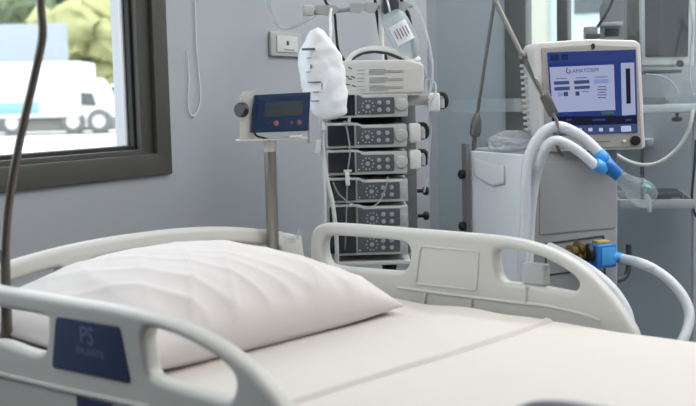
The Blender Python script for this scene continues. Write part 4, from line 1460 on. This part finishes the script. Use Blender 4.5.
wire('breathing_hose', 'pale hose leaving the blue filter and curving down at the far right', 'hose',
     [VF.W(*VF.L(622, 258.5, -0.045).to_tuple()), H_(640, 263, 0.02), H_(655, 270, 0.0), H_(670, 281, -0.02), H_(682, 295, -0.04), H_(689, 311, -0.06), H_(688, 327, -0.08), H_(680, 345, -0.1), H_(664, 366, -0.1)], 0.0135, 'hose', 18, ribs=0.0007, rib_len=0.006)
wire('breathing_hose', 'thick pale hose bulging out behind the sloping end of the far rail', 'hose',
     [H_(549, 248, 0.12), H_(566, 257, 0.06), H_(588, 270, -0.02), H_(608, 286, -0.06), H_(621, 303, -0.08), H_(628, 320, -0.09), H_(629, 348, -0.1)], 0.0165, 'hose', 18, ribs=0.0007, rib_len=0.007)
# lead and plug behind the display
wire('power_cable', 'black cable slanting down from above to the plug on the display', 'cable', [at(616, -14, 3.2), at(612, 2, 3.18), at(604, 17, 3.16), at(596, 29, 3.15), at(590.5, 37, 3.14)], 0.0042, 'black')
pg_ = at(590.5, 33, 3.14)
pgt = thing('cable_plug', 'dark grey-green plug block standing on top of the display', 'plug', pg_)
MB().box((0, 0.0, 0.0), (0.036, 0.03, 0.036), 0.005).build('plug_body', M['mgrey'], pgt)
MB().box((0.004, -0.008, -0.01), (0.04, 0.03, 0.014), 0.003).build('plug_flange', M['dgrey'], pgt)

# ================================================================== SECOND BAY behind the glass (right)
SF = Fr((at(668, 80, 3.86).x, 3.86, 0), math.radians(-10))
mon = thing('patient_monitor', 'switched-off dark patient monitor on the shelf post at the far right', 'monitor', SF.o, SF.rz)
sh_o = SF.P([(640, -48), (696, -48), (694, 66.5), (641.5, 66)])
plate('monitor_housing', rpoly(sh_o, 0.01), [], 0.06, 0.006, M['offw'], mon, 0.032, 2)
plate('monitor_screen', rpoly(SF.P([(644.5, -38), (689.5, -38), (688, 56.5), (645.5, 57)]), 0.004), [], 0.004, 0.001, M['offscr'], mon, 0.0)
MB().box((SF.L(661, 30).x, -0.003, SF.L(661, 8).z), (0.010, 0.002, 0.31), 0.0005).build('screen_trim', M['dgrey'], mon)
kc = SF.L(678, 63)
MB().cyl((kc.x + 0.005, 0.0, kc.z), (kc.x + 0.005, -0.03, kc.z - 0.004), 0.012, seg=16, bev=0.002).build('mount_knob', M['black'], mon)
ct = thing('equipment_cart', 'grey equipment cart with white shelf and low tray, far right behind the ventilator', 'equipment cart', SF.o, SF.rz)
pxx = SF.L(643.5, 150, 0.05).x
px2 = SF.L(696, 150, 0.02).x
MB().box((px2 + 0.01, 0.06, 0.62), (0.032, 0.05, 1.12), 0.006).build('side_post', M['offw'], ct)
z1_ = SF.L(668, 71.5).z
MB().box((SF.L(662, 71).x, 0.04, z1_), (0.125, 0.16, 0.012), 0.003).build('monitor_shelf', M['dgrey'], ct)
zsf = SF.L(670, 108.5).z
MB().box((SF.L(676, 108).x, 0.05, zsf), (0.25, 0.2, 0.028), 0.006).build('main_shelf', M['white'], ct)
kc = SF.L(676, 119)
kb = MB().cyl((kc.x, -0.03, zsf - 0.014), (kc.x, -0.03, zsf - 0.028), 0.006).lathe([(0.008, 0), (0.018, 0.003), (0.018, 0.013), (0.01, 0.017)], (kc.x, -0.03, zsf - 0.046), (0, 0, 1), 18)
kb.build('shelf_knob', M['black'], ct)
zt2 = SF.L(660, 202).z
tx_a, tx_b = SF.L(618, 200).x, SF.L(690, 200).x
tray = MB().box(((tx_a + tx_b) / 2, 0.06, zt2 - 0.012), (tx_b - tx_a, 0.26, 0.008), 0.002)
tray.box(((tx_a + tx_b) / 2, -0.07, zt2), (tx_b - tx_a, 0.008, 0.032), 0.002).box(((tx_a + tx_b) / 2, 0.19, zt2 + 0.004), (tx_b - tx_a, 0.008, 0.04), 0.002)
tray.box((tx_a, 0.06, zt2), (0.008, 0.26, 0.032), 0.002).box((tx_b, 0.06, zt2), (0.008, 0.26, 0.032), 0.002)
tray.build('lower_tray', M['lgrey'], ct)
MB().box((pxx, 0.10, (zsf + zt2) / 2), (0.012, 0.03, zsf - zt2), 0.003).build('hanger_bar', M['dgrey'], ct)
MB().box(((tx_a + tx_b) / 2, 0.05, 0.05), (0.4, 0.36, 0.05), 0.015).build('cart_base', M['mgrey'], ct)
dm = SF.L(664, 189, 0.05)
bk2 = thing('black_folder', 'flat dark case lying in the low tray of the equipment cart', 'case', SF.W(dm.x, 0.05, zt2 - 0.008), SF.rz)
MB().box((0, 0, 0.022), (0.11, 0.18, 0.044), 0.004).build('case_body', M['dgrey'], bk2)
MB().box((0.03, -0.091, 0.022), (0.03, 0.004, 0.012), 0.001).build('case_clasp', M['mgrey'], bk2)
ad = SF.L(654, 100, 0.02)
bk3 = thing('power_adapter', 'small black power adapter lying on the white shelf', 'adapter', SF.W(ad.x, 0.02, zsf + 0.014), SF.rz)
MB().box((0, 0, 0.014), (0.075, 0.045, 0.028), 0.006).build('adapter_body', M['dgrey'], bk3)
MB().cyl((0.036, 0, 0.012), (0.05, 0, 0.01), 0.006, 0.004).build('strain_relief', M['black'], bk3)
S_ = lambda px, py, y=0.0: SF.W(*SF.L(px, py, y).to_tuple())
wire('monitor_hose', 'pale hose sagging from the screen side up to the cart shelf', 'hose', [S_(598, 140, 0.0), S_(614, 153, -0.03), S_(630, 162, -0.06), S_(645, 165, -0.07), S_(660, 162, -0.08), S_(675, 151, -0.08), S_(685, 138, -0.08), S_(691, 122, -0.08), S_(693, 108, -0.07)], 0.0068, 'offw')
wire('monitor_lead', 'thin pale lead looping down the front of the cart below the monitor', 'cable', [S_(646, 74, -0.05), S_(660, 76, -0.06), S_(672, 82, -0.06), S_(678, 93, -0.06), S_(675, 103, -0.05)], 0.0026, 'lgrey')
wire('monitor_lead', 'thin grey lead hanging down the right edge of the monitor', 'cable', [S_(686, -40, -0.03), S_(689, -5, -0.03), S_(692.5, 25, -0.03), S_(691, 50, -0.03), S_(690, 80, -0.04), S_(696, 103, -0.05)], 0.0032, 'lgrey')
wire('power_cable', 'black cable bowing out at the far right beside the low tray', 'cable', [S_(696, 140, -0.03), S_(695, 160, -0.05), S_(693, 182, -0.06), S_(692, 198, -0.06), S_(695, 214, -0.05), S_(702, 222, -0.03)], 0.0045, 'black')

# grey wall unit between the display and the monitor
UF = Fr((at(613, 15, 3.92).x, 3.92, 0), math.radians(-20))
un = thing('wall_supply_unit', 'grey supply unit with a dark recess, between lit screen and dark monitor', 'supply unit', UF.o, UF.rz)
plate('unit_housing', rpoly(UF.P([(599.5, 4), (599.5, 90), (624, 90), (624, -50), (603, -50), (602, 4)]), 0.006), [rrect(UF.L(604, 30).x, UF.L(619.5, 30).x, UF.L(610, 37).z, UF.L(610, 28).z, 0.004)], 0.10, 0.004, M['mgrey'], un, 0.05, 2)
MB().box((UF.L(612, 32).x, 0.06, UF.L(612, 32).z), (0.07, 0.06, 0.05)).build('recess', M['dgrey'], un)
MB().box((UF.L(612, 24).x, -0.003, UF.L(612, 24).z), (0.075, 0.008, 0.014), 0.002).build('unit_ledge', M['lgrey'], un)
zp = UF.L(613, -50).z
MB().cyl((UF.L(613, -50).x, 0.05, zp - 0.03), (UF.L(613, -50).x, 0.05, CEIL), 0.022, seg=16).build('ceiling_column', M['mgrey'], un)

# ================================================================== LIGHT
w = bpy.data.worlds.new('overcast_sky')
SC.world = w
w.use_nodes = True
nt = w.node_tree
bg = nt.nodes['Background']
sky = nt.nodes.new('ShaderNodeTexSky')
sky.sky_type = 'HOSEK_WILKIE'
sky.turbidity = 6
sky.sun_direction = (0.3, -0.5, 0.75)
mixn = nt.nodes.new('ShaderNodeMix')
mixn.data_type = 'RGBA'
mixn.inputs[0].default_value = 0.75
nt.links.new(sky.outputs[0], mixn.inputs[6])
mixn.inputs[7].default_value = (0.93, 0.97, 1.0, 1)
nt.links.new(mixn.outputs[2], bg.inputs[0])
bg.inputs[1].default_value = 4.6

sun = bpy.data.lights.new('sun', 'SUN')
sun.energy = 3.2
sun.angle = 0.2
so_ = bpy.data.objects.new('sun', sun)
COL.objects.link(so_)
so_.rotation_euler = Vector((-0.25, 0.55, -0.8)).to_track_quat('-Z', 'Y').to_euler()


def panel(name, x, y, size, watts, col=(1, 0.98, 0.95)):  # area lamps added near the ceiling as unseen fill, without fixtures
    l = bpy.data.lights.new(name, 'AREA')
    l.energy = watts
    l.size = size
    l.color = col
    o = bpy.data.objects.new(name, l)
    COL.objects.link(o)
    o.location = (x, y, CEIL - 0.03)
    return o


panel('added_fill_light', 0.8, 2.0, 1.2, 11)
panel('added_fill_light', 1.2, 3.1, 1.2, 13)
panel('added_fill_light', 1.9, 1.3, 1.2, 22)
panel('added_fill_light', 0.6, 0.3, 1.2, 3)
panel('added_fill_light', -0.9, 0.7, 1.2, 4)
panel('added_fill_light', 2.8, 2.4, 1.2, 32)
panel('added_fill_light', 2.4, -0.2, 1.2, 4)
lb2_ = panel('added_wall_wash', 0, 0, 2.4, 38)  # lamp added behind the glass to lighten the upper back wall
lb2_.data.shape = 'RECTANGLE'
lb2_.data.size_y = 0.2
lb2_.location = BF.W(1.5, -0.2, CEIL - 0.03)
lb2_.rotation_euler = (0, 0, BF.rz)

SC.view_settings.view_transform = 'Standard'
SC.view_settings.look = 'None'
SC.view_settings.exposure = -0.08
SC.view_settings.gamma = 1.0
SC.view_settings.use_curve_mapping = False
SC.cycles.max_bounces = 10
SC.cycles.transparent_max_bounces = 16
SC.cycles.use_denoising = True
